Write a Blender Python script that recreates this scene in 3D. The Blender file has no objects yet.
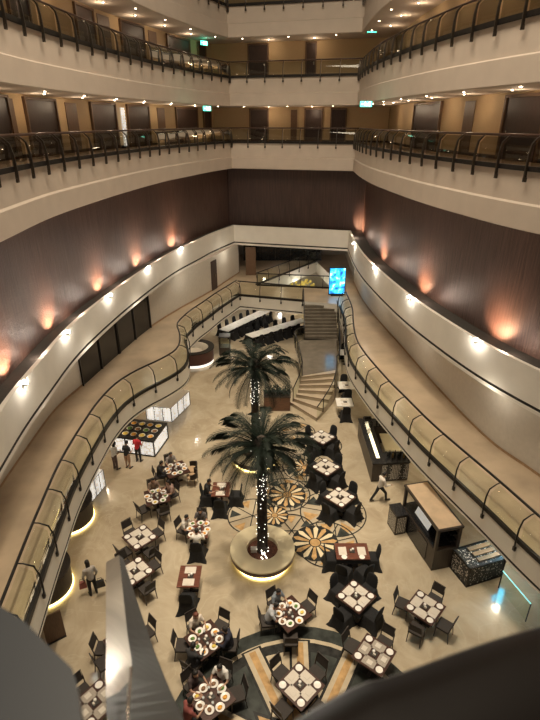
import bpy, bmesh, math, random
from mathutils import Vector, Matrix, noise
random.seed(11)
PI = math.pi
scn = bpy.context.scene
COL = scn.collection
# ------------------------------------------------------------------ camera model
EYE = 15.4
FPX = 505.0
PIT = math.atan((360 - 122.5) / FPX)
def ray(x, y):
    a = (x - 270) / FPX; b = -(y - 360) / FPX
    return Vector((a, math.cos(PIT) + b * math.sin(PIT), -math.sin(PIT) + b * math.cos(PIT)))
def at(x, y, z):
    r = ray(x, y); t = (z - EYE) / r.z
    return Vector((r.x * t, r.y * t, z))
def px(P):
    Z = P[2] - EYE
    d = P[1] * math.cos(PIT) - Z * math.sin(PIT); u = P[1] * math.sin(PIT) + Z * math.cos(PIT)
    return (270 + FPX * P[0] / d, 360 - FPX * u / d)

# ------------------------------------------------------------------ materials
MATS = {}
def mat(name, col, rough=.5, metal=0, emis=None, estr=0, spec=.5, noise_scale=None, noise_amt=.15, bump=0, stretch=None, alpha=None, coat=0):
    if name in MATS: return MATS[name]
    m = bpy.data.materials.new(name); m.use_nodes = True
    nt = m.node_tree; b = nt.nodes['Principled BSDF']
    b.inputs['Base Color'].default_value = (*col, 1); b.inputs['Roughness'].default_value = rough
    b.inputs['Metallic'].default_value = metal; b.inputs['Specular IOR Level'].default_value = spec
    b.inputs['Coat Weight'].default_value = coat
    if emis:
        b.inputs['Emission Color'].default_value = (*emis, 1); b.inputs['Emission Strength'].default_value = estr
    tc = nt.nodes.new('ShaderNodeTexCoord'); mp = nt.nodes.new('ShaderNodeMapping')
    nt.links.new(tc.outputs['Object'], mp.inputs['Vector'])
    if stretch: mp.inputs['Scale'].default_value = stretch
    n = nt.nodes.new('ShaderNodeTexNoise'); n.inputs['Scale'].default_value = noise_scale or 6; n.inputs['Detail'].default_value = 5
    nt.links.new(mp.outputs['Vector'], n.inputs['Vector'])
    r = nt.nodes.new('ShaderNodeValToRGB')
    k = noise_amt
    r.color_ramp.elements[0].position = .3; r.color_ramp.elements[1].position = .7
    r.color_ramp.elements[0].color = (*[c * (1 - k) for c in col], 1); r.color_ramp.elements[1].color = (*[min(1, c * (1 + k)) for c in col], 1)
    nt.links.new(n.outputs['Fac'], r.inputs['Fac']); nt.links.new(r.outputs['Color'], b.inputs['Base Color'])
    if bump:
        bp = nt.nodes.new('ShaderNodeBump'); bp.inputs['Strength'].default_value = bump; bp.inputs['Distance'].default_value = .02
        nt.links.new(n.outputs['Fac'], bp.inputs['Height']); nt.links.new(bp.outputs['Normal'], b.inputs['Normal'])
    MATS[name] = m
    return m
def glass(name, tint=(.9, .95, .92), a=.12, rough=.02):
    m = bpy.data.materials.new(name); m.use_nodes = True; nt = m.node_tree
    for n in list(nt.nodes): nt.nodes.remove(n)
    o = nt.nodes.new('ShaderNodeOutputMaterial'); mx = nt.nodes.new('ShaderNodeMixShader')
    t = nt.nodes.new('ShaderNodeBsdfTransparent'); g = nt.nodes.new('ShaderNodeBsdfGlossy')
    t.inputs['Color'].default_value = (*tint, 1); g.inputs['Color'].default_value = (.8, .82, .78, 1); g.inputs['Roughness'].default_value = rough
    f = nt.nodes.new('ShaderNodeFresnel'); f.inputs['IOR'].default_value = 1.12
    ad = nt.nodes.new('ShaderNodeMath'); ad.inputs[1].default_value = a
    nt.links.new(f.outputs[0], ad.inputs[0]); nt.links.new(ad.outputs[0], mx.inputs['Fac'])
    nt.links.new(t.outputs[0], mx.inputs[1]); nt.links.new(g.outputs[0], mx.inputs[2]); nt.links.new(mx.outputs[0], o.inputs['Surface'])
    MATS[name] = m; return m
M = {}
M['plaster'] = mat('plaster', (.64, .55, .46), .75, noise_scale=1.2, noise_amt=.04)
M['plaster2'] = mat('plaster_parapet', (.80, .76, .68), .7, noise_scale=1.2, noise_amt=.04)
M['ceil'] = mat('ceiling_paint', (.62, .52, .46), .85, noise_amt=.03)
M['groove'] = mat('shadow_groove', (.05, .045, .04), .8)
M['corrwall'] = mat('corridor_wallpaper', (.50, .36, .20), .7, noise_scale=30, noise_amt=.06)
M['door'] = mat('dark_door_wood', (.045, .024, .018), .45, noise_scale=4, stretch=(12, 12, 1), noise_amt=.3)
M['panel'] = mat('brown_wall_panel', (.14, .08, .045), .5, noise_scale=4, stretch=(12, 12, 1), noise_amt=.25)
M['carpet'] = mat('gallery_carpet', (.22, .15, .10), .95, noise_scale=20)
M['mezzfloor'] = mat('mezzanine_stone', (.46, .36, .25), .3, noise_scale=.8, noise_amt=.18)
M['mezzwall'] = mat('mezzanine_wall', (.66, .61, .53), .6, noise_amt=.04)
M['bronze'] = mat('bronze_steel', (.10, .085, .07), .35, .8)
M['darksteel'] = mat('dark_steel', (.035, .032, .03), .4, .7)
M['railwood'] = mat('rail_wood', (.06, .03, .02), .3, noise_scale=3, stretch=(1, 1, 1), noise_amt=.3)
M['glass'] = glass('rail_glass', (.86, .89, .82), .02)
M['glassd'] = glass('gallery_rail_glass', (.52, .52, .46), .05)  # tint partly stands in for the dim corridor seen through the glass
M['dglass'] = mat('dark_door_glass', (.015, .017, .02), .12, spec=.6)
M['lamp'] = mat('lamp_lens', (1, .9, .75), .4, emis=(1, .80, .55), estr=22)
M['lampw'] = mat('uplight_lens', (1, 1, 1), .4, emis=(1, .93, .80), estr=120)
M['exit'] = mat('exit_sign_green', (.1, .8, .5), .4, emis=(.10, .95, .62), estr=4)
M['exitw'] = mat('exit_sign_white', (.9, 1, .95), .4, emis=(.9, 1, .95), estr=6)
M['black'] = mat('black_cloth', (.012, .012, .013), .9, noise_scale=18, noise_amt=.3, bump=.15)
M['chairfab'] = mat('dark_chair_fabric', (.035, .028, .024), .8, noise_scale=40)
M['chairframe'] = mat('dark_chair_frame', (.03, .022, .018), .4)
M['tan'] = mat('tan_seat_fabric', (.50, .34, .20), .85, noise_scale=30)
M['tabletop'] = mat('table_wood', (.055, .022, .015), .3, noise_scale=3, stretch=(1, 10, 1), noise_amt=.35)
M['tablered'] = mat('table_red_wood', (.13, .045, .028), .3, noise_scale=3, stretch=(1, 10, 1), noise_amt=.35)
M['linen'] = mat('placemat_linen', (.60, .55, .48), .9, noise_scale=60, noise_amt=.06)
M['linend'] = mat('woven_placemat', (.36, .32, .27), .9, noise_scale=70, noise_amt=.2)
M['china'] = mat('white_china', (.80, .77, .72), .2, noise_amt=.02)
M['whitecloth'] = mat('white_tablecloth', (.75, .73, .68), .9, noise_amt=.05)
M['caddy'] = mat('dark_caddy', (.03, .025, .02), .4)
M['tumbler'] = mat('glass_tumbler', (.55, .58, .58), .1, spec=.8)
M['cream'] = mat('planter_cream_stone', (.84, .74, .50), .45, noise_scale=2, noise_amt=.06)
M['plside'] = mat('planter_side_stone', (.30, .25, .18), .4, noise_scale=2, noise_amt=.1)
M['soil'] = mat('planter_brick_red', (.12, .045, .025), .8, noise_scale=14, noise_amt=.5, bump=.5)
M['glow'] = mat('warm_led_strip', (1, .85, .4), .5, emis=(1, .78, .30), estr=7)
M['glow2'] = mat('soft_led_strip', (1, .9, .7), .5, emis=(1, .86, .55), estr=1.6)
M['fairy'] = mat('fairy_light', (1, 1, .95), .5, emis=(1, .95, .82), estr=5)
M['bark'] = mat('palm_bark', (.035, .026, .02), .9, noise_scale=9, noise_amt=.5, bump=.8)
M['frond'] = mat('palm_leaf', (.009, .015, .010), .6, spec=.2, noise_scale=5, noise_amt=.4)
M['hedge'] = mat('hedge_leaf', (.010, .024, .017), .7, noise_scale=9, noise_amt=.5)
M['maroon'] = mat('maroon_lacquer', (.085, .03, .024), .3, noise_amt=.1)
M['wood'] = mat('brown_counter_wood', (.13, .062, .035), .45, noise_scale=3, stretch=(1, 1, 8), noise_amt=.3)
M['dwood'] = mat('dark_kiosk_wood', (.045, .032, .024), .4, noise_scale=3, stretch=(8, 8, 1), noise_amt=.3)
M['gold'] = mat('copper_gold_roof', (.66, .50, .34), .38, .25, noise_scale=2, noise_amt=.12)
M['slat'] = mat('tan_wood_slat', (.42, .27, .15), .5, noise_scale=3, stretch=(10, 1, 1))
M['counter'] = mat('black_granite', (.02, .02, .022), .15, noise_scale=40, noise_amt=.4)
M['whitelit'] = mat('lit_white_panel', (.9, .88, .85), .5, emis=(1, .93, .84), estr=1.1)
M['steps'] = mat('beige_step_stone', (.46, .38, .28), .3, noise_scale=2, noise_amt=.1)
M['board'] = mat('lit_menu_board', (.7, .68, .62), .5, emis=(1, .95, .85), estr=.35)
M['grid'] = mat('panel_grille', (.25, .22, .20), .6)
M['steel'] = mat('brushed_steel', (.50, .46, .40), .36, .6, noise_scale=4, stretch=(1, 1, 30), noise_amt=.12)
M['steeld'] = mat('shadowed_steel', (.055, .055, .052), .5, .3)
M['landing'] = mat('dark_polished_stone', (.17, .145, .115), .14, noise_scale=2, noise_amt=.15)
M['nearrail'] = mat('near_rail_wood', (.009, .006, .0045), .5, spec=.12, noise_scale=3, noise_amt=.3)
M['grey'] = mat('grey_painted_plate', (.062, .070, .080), .42, noise_amt=.04)
M['teal'] = mat('teal_lit_edge', (.3, .8, .75), .3, emis=(.35, .9, .85), estr=.8)
M['blue'] = mat('blue_lit_panel', (.1, .6, .9), .4, emis=(.06, .55, .95), estr=26)
M['bottle'] = mat('dark_bottle_glass', (.015, .02, .018), .08, spec=.8)
M['bottleg'] = mat('amber_bottle_glass', (.22, .12, .03), .1, spec=.8)
M['food1'] = mat('orange_food', (.75, .32, .04), .6, noise_scale=20, noise_amt=.5)
M['food2'] = mat('green_salad', (.10, .20, .04), .7, noise_scale=20, noise_amt=.6)
M['food3'] = mat('yellow_food', (.70, .52, .10), .6, noise_scale=20, noise_amt=.4)
M['food4'] = mat('brown_food', (.22, .11, .05), .6, noise_scale=20, noise_amt=.5)
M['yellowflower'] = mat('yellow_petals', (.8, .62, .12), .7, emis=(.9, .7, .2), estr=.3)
M['chrome'] = mat('chrome', (.6, .6, .6), .15, 1)

# tall brown wall: bronze-brown panels with vertical streaks and glinting specks
def wallmat():
    m = bpy.data.materials.new('streaked_bronze_wall'); m.use_nodes = True; nt = m.node_tree; b = nt.nodes['Principled BSDF']
    tc = nt.nodes.new('ShaderNodeTexCoord'); mp = nt.nodes.new('ShaderNodeMapping'); mp.inputs['Scale'].default_value = (7, 7, .35)
    nt.links.new(tc.outputs['Object'], mp.inputs['Vector'])
    n = nt.nodes.new('ShaderNodeTexNoise'); n.inputs['Scale'].default_value = 2.2; n.inputs['Detail'].default_value = 7; n.inputs['Roughness'].default_value = .65
    nt.links.new(mp.outputs[0], n.inputs['Vector'])
    r = nt.nodes.new('ShaderNodeValToRGB'); e = r.color_ramp.elements
    e[0].position = .3; e[0].color = (.06, .036, .030, 1); e[1].position = .72; e[1].color = (.16, .098, .078, 1)
    nt.links.new(n.outputs['Fac'], r.inputs['Fac']); nt.links.new(r.outputs[0], b.inputs['Base Color'])
    n2 = nt.nodes.new('ShaderNodeTexNoise'); n2.inputs['Scale'].default_value = 14; n2.inputs['Detail'].default_value = 3
    nt.links.new(tc.outputs['Object'], n2.inputs['Vector'])
    bp = nt.nodes.new('ShaderNodeBump'); bp.inputs['Strength'].default_value = .6; bp.inputs['Distance'].default_value = .03
    nt.links.new(n2.outputs['Fac'], bp.inputs['Height']); nt.links.new(bp.outputs[0], b.inputs['Normal'])
    b.inputs['Roughness'].default_value = .45; b.inputs['Metallic'].default_value = .15
    return m
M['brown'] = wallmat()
M['brown_shaded'] = mat('shaded_back_wall', (.052, .026, .019), .5, noise_scale=2, stretch=(7, 7, .35), noise_amt=.4)  # same brown wall, its weaker light painted in as a darker colour
# polished beige marble
def marble():
    m = bpy.data.materials.new('polished_beige_marble'); m.use_nodes = True; nt = m.node_tree; b = nt.nodes['Principled BSDF']
    tc = nt.nodes.new('ShaderNodeTexCoord')
    n = nt.nodes.new('ShaderNodeTexNoise'); n.inputs['Scale'].default_value = .55; n.inputs['Detail'].default_value = 8; n.inputs['Roughness'].default_value = .62
    n.inputs['Distortion'].default_value = 1.2
    nt.links.new(tc.outputs['Object'], n.inputs['Vector'])
    r = nt.nodes.new('ShaderNodeValToRGB'); e = r.color_ramp.elements
    e[0].position = .28; e[0].color = (.34, .275, .19, 1); e[1].position = .72; e[1].color = (.53, .455, .34, 1)
    x = r.color_ramp.elements.new(.5); x.color = (.435, .365, .26, 1)
    nt.links.new(n.outputs['Fac'], r.inputs['Fac'])
    w = nt.nodes.new('ShaderNodeTexNoise'); w.inputs['Scale'].default_value = .35; w.inputs['Detail'].default_value = 4; w.inputs['Distortion'].default_value = 2.5
    nt.links.new(tc.outputs['Object'], w.inputs['Vector'])
    v = nt.nodes.new('ShaderNodeValToRGB'); e = v.color_ramp.elements
    e[0].position = .485; e[0].color = (0, 0, 0, 1); e[1].position = .515; e[1].color = (0, 0, 0, 1)
    y = v.color_ramp.elements.new(.5); y.color = (1, 1, 1, 1)
    nt.links.new(w.outputs['Fac'], v.inputs['Fac'])
    mx = nt.nodes.new('ShaderNodeMixRGB'); mx.inputs[2].default_value = (.52, .45, .33, 1)
    ml = nt.nodes.new('ShaderNodeMath'); ml.operation = 'MULTIPLY'; ml.inputs[1].default_value = .45
    nt.links.new(v.outputs[0], ml.inputs[0]); nt.links.new(ml.outputs[0], mx.inputs[0]); nt.links.new(r.outputs[0], mx.inputs[1])
    nt.links.new(mx.outputs[0], b.inputs['Base Color']); b.inputs['Roughness'].default_value = .11
    return m
M['marble'] = marble()
# pierced black and white lattice
def lattice(name, c1, c2, scale, em=0):
    m = bpy.data.materials.new(name); m.use_nodes = True; nt = m.node_tree; b = nt.nodes['Principled BSDF']
    tc = nt.nodes.new('ShaderNodeTexCoord'); vo = nt.nodes.new('ShaderNodeTexVoronoi'); vo.inputs['Scale'].default_value = scale; vo.feature = 'DISTANCE_TO_EDGE'
    vo.inputs['Randomness'].default_value = .35
    nt.links.new(tc.outputs['Object'], vo.inputs['Vector'])
    r = nt.nodes.new('ShaderNodeValToRGB'); r.color_ramp.interpolation = 'CONSTANT'; e = r.color_ramp.elements
    e[0].color = (*c1, 1); e[1].position = .17; e[1].color = (*c2, 1)
    nt.links.new(vo.outputs['Distance'], r.inputs['Fac']); nt.links.new(r.outputs[0], b.inputs['Base Color'])
    if em:
        nt.links.new(r.outputs[0], b.inputs['Emission Color']); b.inputs['Emission Strength'].default_value = em
    return m
M['lattice'] = lattice('black_white_lattice', (.03, .03, .03), (.78, .73, .64), 13)
M['latticew'] = lattice('lit_white_lattice', (.45, .42, .38), (.95, .92, .86), 6, 1.0)
# blue advertising screen picture
def screenmat():
    m = bpy.data.materials.new('screen_picture'); m.use_nodes = True; nt = m.node_tree; b = nt.nodes['Principled BSDF']
    tc = nt.nodes.new('ShaderNodeTexCoord'); n = nt.nodes.new('ShaderNodeTexNoise'); n.inputs['Scale'].default_value = 2.6; n.inputs['Detail'].default_value = 3
    nt.links.new(tc.outputs['Object'], n.inputs['Vector'])
    r = nt.nodes.new('ShaderNodeValToRGB'); e = r.color_ramp.elements
    e[0].position = .36; e[0].color = (.01, .08, .28, 1); e[1].position = .64; e[1].color = (.55, .95, 1, 1)
    x = r.color_ramp.elements.new(.46); x.color = (.02, .30, .75, 1); x = r.color_ramp.elements.new(.55); x.color = (.05, .55, .9, 1)
    nt.links.new(n.outputs['Fac'], r.inputs['Fac']); nt.links.new(r.outputs[0], b.inputs['Base Color']); nt.links.new(r.outputs[0], b.inputs['Emission Color'])
    b.inputs['Emission Strength'].default_value = 2.2
    return m
M['screen'] = screenmat()
def cloth_col(n, c): return mat(n, c, .85, noise_scale=14, noise_amt=.12)

# ------------------------------------------------------------------ mesh helpers
class MB:
    def __init__(s): s.v = []; s.f = []; s.m = []
    def quad(s, a, b, c, d, mi=0):
        i = len(s.v); s.v += [tuple(a), tuple(b), tuple(c), tuple(d)]; s.f.append((i, i+1, i+2, i+3)); s.m.append(mi)
    def poly(s, pts, mi=0):
        i = len(s.v); s.v += [tuple(p) for p in pts]; s.f.append(tuple(range(i, i + len(pts)))); s.m.append(mi)
    def grid(s, rows, mi=0, closed=False):
        i = len(s.v); n = len(rows[0])
        for r in rows: s.v += [tuple(p) for p in r]
        for a in range(len(rows) - 1):
            for b in range(n if closed else n - 1):
                c = (b + 1) % n
                s.f.append((i + a*n + b, i + a*n + c, i + (a+1)*n + c, i + (a+1)*n + b)); s.m.append(mi)
    def box(s, c, d, rz=0, mi=0, taper=1):
        cx, cy, cz = c; hx, hy, hz = d[0]/2, d[1]/2, d[2]/2; co, si = math.cos(rz), math.sin(rz); i = len(s.v)
        for z, t in ((-hz, 1), (hz, taper)):
            for x, y in ((-hx, -hy), (hx, -hy), (hx, hy), (-hx, hy)):
                x *= t; y *= t
                s.v.append((cx + x*co - y*si, cy + x*si + y*co, cz + z))
        for q in ((0, 3, 2, 1), (4, 5, 6, 7), (0, 1, 5, 4), (1, 2, 6, 5), (2, 3, 7, 6), (3, 0, 4, 7)):
            s.f.append(tuple(i + k for k in q)); s.m.append(mi)
    def prism(s, base, z0, z1, mi=0, mtop=None):
        n = len(base); i = len(s.v)
        s.v += [(p[0], p[1], z0) for p in base] + [(p[0], p[1], z1) for p in base]
        s.f.append(tuple(i + k for k in reversed(range(n)))); s.m.append(mi)
        s.f.append(tuple(i + n + k for k in range(n))); s.m.append(mi if mtop is None else mtop)
        for k in range(n):
            l = (k + 1) % n; s.f.append((i + k, i + l, i + n + l, i + n + k)); s.m.append(mi)
    def tube(s, pts, r, seg=6, mi=0, cap=True):
        pts = [Vector(p) for p in pts]; rr = r if isinstance(r, (list, tuple)) else [r] * len(pts)
        rows = []; up = Vector((0, 0, 1))
        for k, p in enumerate(pts):
            d = (pts[min(k+1, len(pts)-1)] - pts[max(k-1, 0)]).normalized()
            u = up if abs(d.z) < .95 else Vector((1, 0, 0))
            a = d.cross(u).normalized(); b = a.cross(d).normalized()
            rows.append([p + (a * math.cos(2*PI*j/seg) + b * math.sin(2*PI*j/seg)) * rr[k] for j in range(seg)])
        i = len(s.v); s.grid(rows, mi, True)
        if cap:
            s.f.append(tuple(i + k for k in range(seg))); s.m.append(mi)
            j = i + (len(pts) - 1) * seg; s.f.append(tuple(j + k for k in reversed(range(seg)))); s.m.append(mi)
    def lathe(s, prof, seg=16, c=(0, 0, 0), mi=0, a0=0, a1=2*PI):
        full = abs(a1 - a0 - 2*PI) < 1e-6; n = seg if full else seg + 1
        rows = [[(c[0] + r*math.cos(a0 + (a1-a0)*j/seg), c[1] + r*math.sin(a0 + (a1-a0)*j/seg), c[2] + z) for j in range(n)] for r, z in prof]
        s.grid(rows, mi, full)
    def ball(s, c, r, seg=8, rings=5, mi=0):
        if not isinstance(r, (tuple, list, Vector)): r = (r, r, r)
        rows = []
        for a in range(rings + 1):
            t = PI * a / rings
            q = max(math.sin(t), .001)
            rows.append([(c[0] + r[0]*q*math.cos(2*PI*j/seg), c[1] + r[1]*q*math.sin(2*PI*j/seg), c[2] - r[2]*math.cos(t)) for j in range(seg)])
        s.grid(rows, mi, True)
    def build(s, name, mats, parent=None, smooth=False, loc=None, rz=0):
        me = bpy.data.meshes.new(name); me.from_pydata(s.v, [], s.f)
        for m in (mats if isinstance(mats, (list, tuple)) else [mats]): me.materials.append(m)
        me.polygons.foreach_set('material_index', s.m)
        if smooth: me.polygons.foreach_set('use_smooth', [True] * len(s.f))
        bm = bmesh.new(); bm.from_mesh(me); bmesh.ops.remove_doubles(bm, verts=bm.verts, dist=1e-5); bmesh.ops.recalc_face_normals(bm, faces=bm.faces); bm.to_mesh(me); bm.free()
        me.update()
        o = bpy.data.objects.new(name, me); COL.objects.link(o)
        if parent: o.parent = parent
        if loc is not None: o.location = loc
        if rz: o.rotation_euler.z = rz
        return o
def tag(o, label=None, cat=None, group=None, kind=None):
    if label: o['label'] = label
    if cat: o['category'] = cat
    if group: o['group'] = group
    if kind: o['kind'] = kind
    return o
def thing(name, label, cat, loc=(0, 0, 0), rz=0, group=None):
    o = bpy.data.objects.new(name, None); COL.objects.link(o); o.location = loc; o.rotation_euler.z = rz; o.empty_display_size = .1
    return tag(o, label, cat, group)
def struct(o): o['kind'] = 'structure'; return o
KIDS = {}
def dup(root, loc, rz, label, group=None):
    if root.name not in KIDS: KIDS[root.name] = [(c, list(c.children)) for c in root.children]
    r = root.copy(); COL.objects.link(r); r.location = loc; r.rotation_euler.z = rz; r['label'] = label
    if group: r['group'] = group
    for ch, gs in KIDS[root.name]:
        c = ch.copy(); COL.objects.link(c); c.parent = r
        for g in gs:
            d = g.copy(); COL.objects.link(d); d.parent = c
    return r
class Kit:
    """first call places the prototype itself, later calls copy it"""
    def __init__(s, make): s.make = make; s.p = None; s.used = False
    def put(s, loc, rz, label, group=None):
        if s.p is None: s.p = s.make()
        if not s.used:
            s.used = True; o = s.p; KIDS[o.name] = [(c, list(c.children)) for c in o.children]
            o.location = loc; o.rotation_euler.z = rz; o['label'] = label
            if group: o['group'] = group
            return o
        return dup(s.p, loc, rz, label, group)

# ------------------------------------------------------------------ plan curves
def spline(pts, step=.35):
    P = [Vector((p[0], p[1])) for p in pts]
    if len(P) == 2:
        n = max(2, int((P[1] - P[0]).length / step)); return [P[0].lerp(P[1], k / n) for k in range(n + 1)]
    out = []
    for i in range(len(P) - 1):
        a = P[i-1] if i else P[0]*2 - P[1]; b, c = P[i], P[i+1]; d = P[i+2] if i + 2 < len(P) else P[-1]*2 - P[-2]
        n = max(2, int((c - b).length / step))
        for k in range(n):
            t = k / n
            out.append(.5 * ((2*b) + (c - a)*t + (2*a - 5*b + 4*c - d)*t*t + (3*b - a - 3*c + d)*t**3))
    out.append(P[-1]); return out
class Curve:
    """plan polyline; normals point out of the atrium (left of travel); ends may be mitred to a neighbour"""
    def __init__(s, pts, step=.35):
        s.p = spline(pts, step); n = len(s.p); s.n = []
        for k in range(n):
            d = (s.p[min(k+1, n-1)] - s.p[max(k-1, 0)]).normalized(); s.n.append(Vector((-d.y, d.x)))
        s.L = [0]
        for k in range(1, n): s.L.append(s.L[-1] + (s.p[k] - s.p[k-1]).length)
    def off(s, o): return [p + n * o for p, n in zip(s.p, s.n)]
    def len(s): return s.L[-1]
    def at(s, l, o=0):
        l = min(max(l, 0), s.L[-1] - 1e-6)
        for k in range(1, len(s.L)):
            if s.L[k] >= l: break
        t = (l - s.L[k-1]) / max(1e-9, s.L[k] - s.L[k-1]); p = s.p[k-1].lerp(s.p[k], t); n = s.n[k-1].lerp(s.n[k], t)
        d = (s.p[k] - s.p[k-1]).normalized()
        return p + n * o, Vector((-d.y, d.x)), d
    def find(s, x, z, o=0):
        best = None
        for k in range(int(s.len() / .05)):
            q, n, d = s.at(k * .05, o)
            if q.y < 2: continue
            e = abs(px((q.x, q.y, z))[0] - x)
            if best is None or e < best[0]: best = (e, k * .05)
        return best[1]
def miter(a, b):
    na, nb = a.n[-1], b.n[0]; m = (na + nb).normalized(); m = m / max(.35, m.dot(na)); a.n[-1] = m; b.n[0] = m.copy()
def sweep(curve, prof, name, m, parent=None, mis=None, smooth=False):
    """prof: list of (offset, z)"""
    b = MB()
    for k in range(len(prof) - 1):
        (o0, z0), (o1, z1) = prof[k], prof[k+1]
        b.grid([[(p.x, p.y, z0) for p in curve.off(o0)], [(p.x, p.y, z1) for p in curve.off(o1)]], mis[k] if mis else 0)
    return b.build(name, m, parent, smooth)
def resamp(pts, n):
    c = Curve.__new__(Curve); c.p = pts; c.n = [Vector((0, 0))] * len(pts); c.L = [0]
    for k in range(1, len(pts)): c.L.append(c.L[-1] + (pts[k] - pts[k-1]).length)
    return [c.at(c.L[-1] * k / (n - 1))[0] for k in range(n)]
def strip(A, zA, B, zB, name, m, n=60, smooth=False):
    a, b = resamp(A, n), resamp(B, n); mb = MB(); mb.grid([[(p.x, p.y, zA) for p in a], [(p.x, p.y, zB) for p in b]]); return mb.build(name, m, None, smooth)

GL = Curve([(-5.5, 4), (-7.2, 8.5), (-7.95, 13), (-8.2, 16.5), (-8.3, 20), (-7.95, 24), (-7.3, 28.5), (-6.4, 33), (-5.3, 36.5), (-4.4, 39.3), (-3.0, 42.6)])
GB = Curve([(-3.0, 42.6), (6.2, 40.2)])
GR = Curve([(6.2, 40.2), (5.98, 36), (5.98, 32), (6.3, 28), (6.8, 24), (7.4, 21), (8.1, 18.3), (8.9, 16.2), (10.2, 13.4), (11.5, 10), (12, 6)])
miter(GL, GB); miter(GB, GR)
MLp = [(-5.6, 4), (-6.1, 7.5), (-6.6, 11), (-6.82, 12.8), (-6.98, 14.2), (-7.04, 15.6), (-7.04, 17), (-6.98, 18.8), (-6.7, 20.4), (-6.1, 21.7), (-5.3, 22.8), (-4.65, 24), (-4.5, 25.2), (-4.75, 26.8), (-5.12, 28.1), (-5.0, 29.1), (-4.65, 30.5), (-4.1, 32), (-3.5, 33.8), (-2.9, 35.3), (-2.3, 36.8)]
ML = Curve(MLp); MBk = Curve([(-2.3, 36.8), (2.4, 35.45)])
MBr = Curve([(4.85, 34.8), (4.95, 34.3)])
MR = Curve([(4.95, 34.3), (4.9, 31), (4.48, 27.5), (4.42, 24.8), (4.95, 21.5), (5.55, 19), (6.15, 16.7), (7.25, 13.5), (8.05, 11.1), (9.3, 8.3), (11, 5)])
miter(ML, MBk)
WL = Curve([(-9.0, 8), (-9.6, 13), (-9.8, 17), (-9.8, 20), (-9.3, 22.6), (-8.6, 26.2), (-7.7, 30.1), (-6.35, 33.8), (-4.6, 37.8), (-2.7, 43.2)])
WR = Curve([(6.9, 40.5), (6.85, 36), (7.13, 32), (7.68, 27.4), (8.3, 22), (9.03, 17.6), (9.9, 15.4), (11.5, 11.5), (13, 8)])
# ================================================================== THE BUILDING
SIDES = (('left', GL), ('back', GB), ('right', GR))
LEVELS = ((14.0, 'middle'), (18.4, 'upper'), (22.8, 'top'))
tn = [0]
def trim(o):
    return struct(o)
for z, lname in LEVELS:
    for side, C in SIDES:
        sweep(C, [(.10, z), (.10, z - 1.02), (.0, z - 1.08), (.0, z - 1.86), (.06, z - 1.9), (2.8, z - 1.9)], 'ceiling', M['plaster'], smooth=False)
        tn[0] += 1; struct(bpy.context.scene.objects[-1]) if False else None
for o in list(COL.objects):
    if o.name.startswith('ceiling'): o.name = 'trim_1'; struct(o)
for z, lname in LEVELS:
    for side, C in SIDES:
        struct(sweep(C, [(.10, z), (2.8, z)], 'floor', M['carpet']))
        struct(sweep(C, [(2.7, z), (2.7, z + 2.52)], 'wall_' + side, M['corrwall']))
        struct(sweep(C, [(2.68, z), (2.68, z + .14)], 'baseboard_' + side, M['door']))
# brown bronze band, planter-like parapet and ledge
for side, C in SIDES:
    o = 1.15 if side != 'left' else .85
    struct(sweep(C, [(o, 6.9), (o, 12.1)], 'wall_' + side, M['brown' if side != 'back' else 'brown_shaded']))
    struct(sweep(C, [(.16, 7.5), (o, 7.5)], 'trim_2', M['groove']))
    struct(sweep(C, [(.16, 7.5), (.16, 7.7), (0, 7.7), (0, 6.36)], 'trim_3', M['plaster2']))
    struct(sweep(C, [(0, 6.36), (.05, 6.34), (.05, 6.27), (0, 6.25)], 'trim_4', M['groove']))
    struct(sweep(C, [(0, 6.25), (0, 6.1), (.2, 6.1)], 'trim_5', M['plaster2']))
# back part of the brown wall meets the parapet
# mezzanine
struct(strip(GL.off(.2), 6.1, WL.p, 6.1, 'ceiling', M['ceil'])); struct(strip(GR.off(.2), 6.1, list(reversed(WR.p)) if False else WR.p, 6.1, 'ceiling', M['ceil']))
struct(strip(ML.p, 3.5, WL.p, 3.5, 'floor', M['mezzfloor'])); struct(strip(MR.p, 3.5, WR.p, 3.5, 'floor', M['mezzfloor']))
def wallstrip(W, name, z0=3.5, z1=6.1, m='mezzwall'):
    mb = MB(); mb.grid([[(p.x, p.y, z0) for p in W.p], [(p.x, p.y, z1) for p in W.p]]); return struct(mb.build(name, M[m]))
wallstrip(WL, 'wall_left'); wallstrip(WR, 'wall_right')
for W, nm, s in ((WL, 'left', -1), (WR, 'right', -1)):
    mb = MB(); q = [p + n * -.02 for p, n in zip(W.p, W.n)]
    mb.grid([[(p.x, p.y, 3.5) for p in q], [(p.x, p.y, 3.62) for p in q]]); struct(mb.build('baseboard_' + nm, M['slat']))
for C in (ML, MBk, MR):
    struct(sweep(C, [(0, 3.5), (0, 2.66)], 'trim_6', M['plaster2']))
    struct(sweep(C, [(0, 2.66), (.04, 2.65), (.04, 2.58), (0, 2.57)], 'trim_7', M['groove']))
    struct(sweep(C, [(0, 2.57), (0, 2.48), (3.4, 2.48)], 'trim_8', M['plaster2']))
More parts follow.
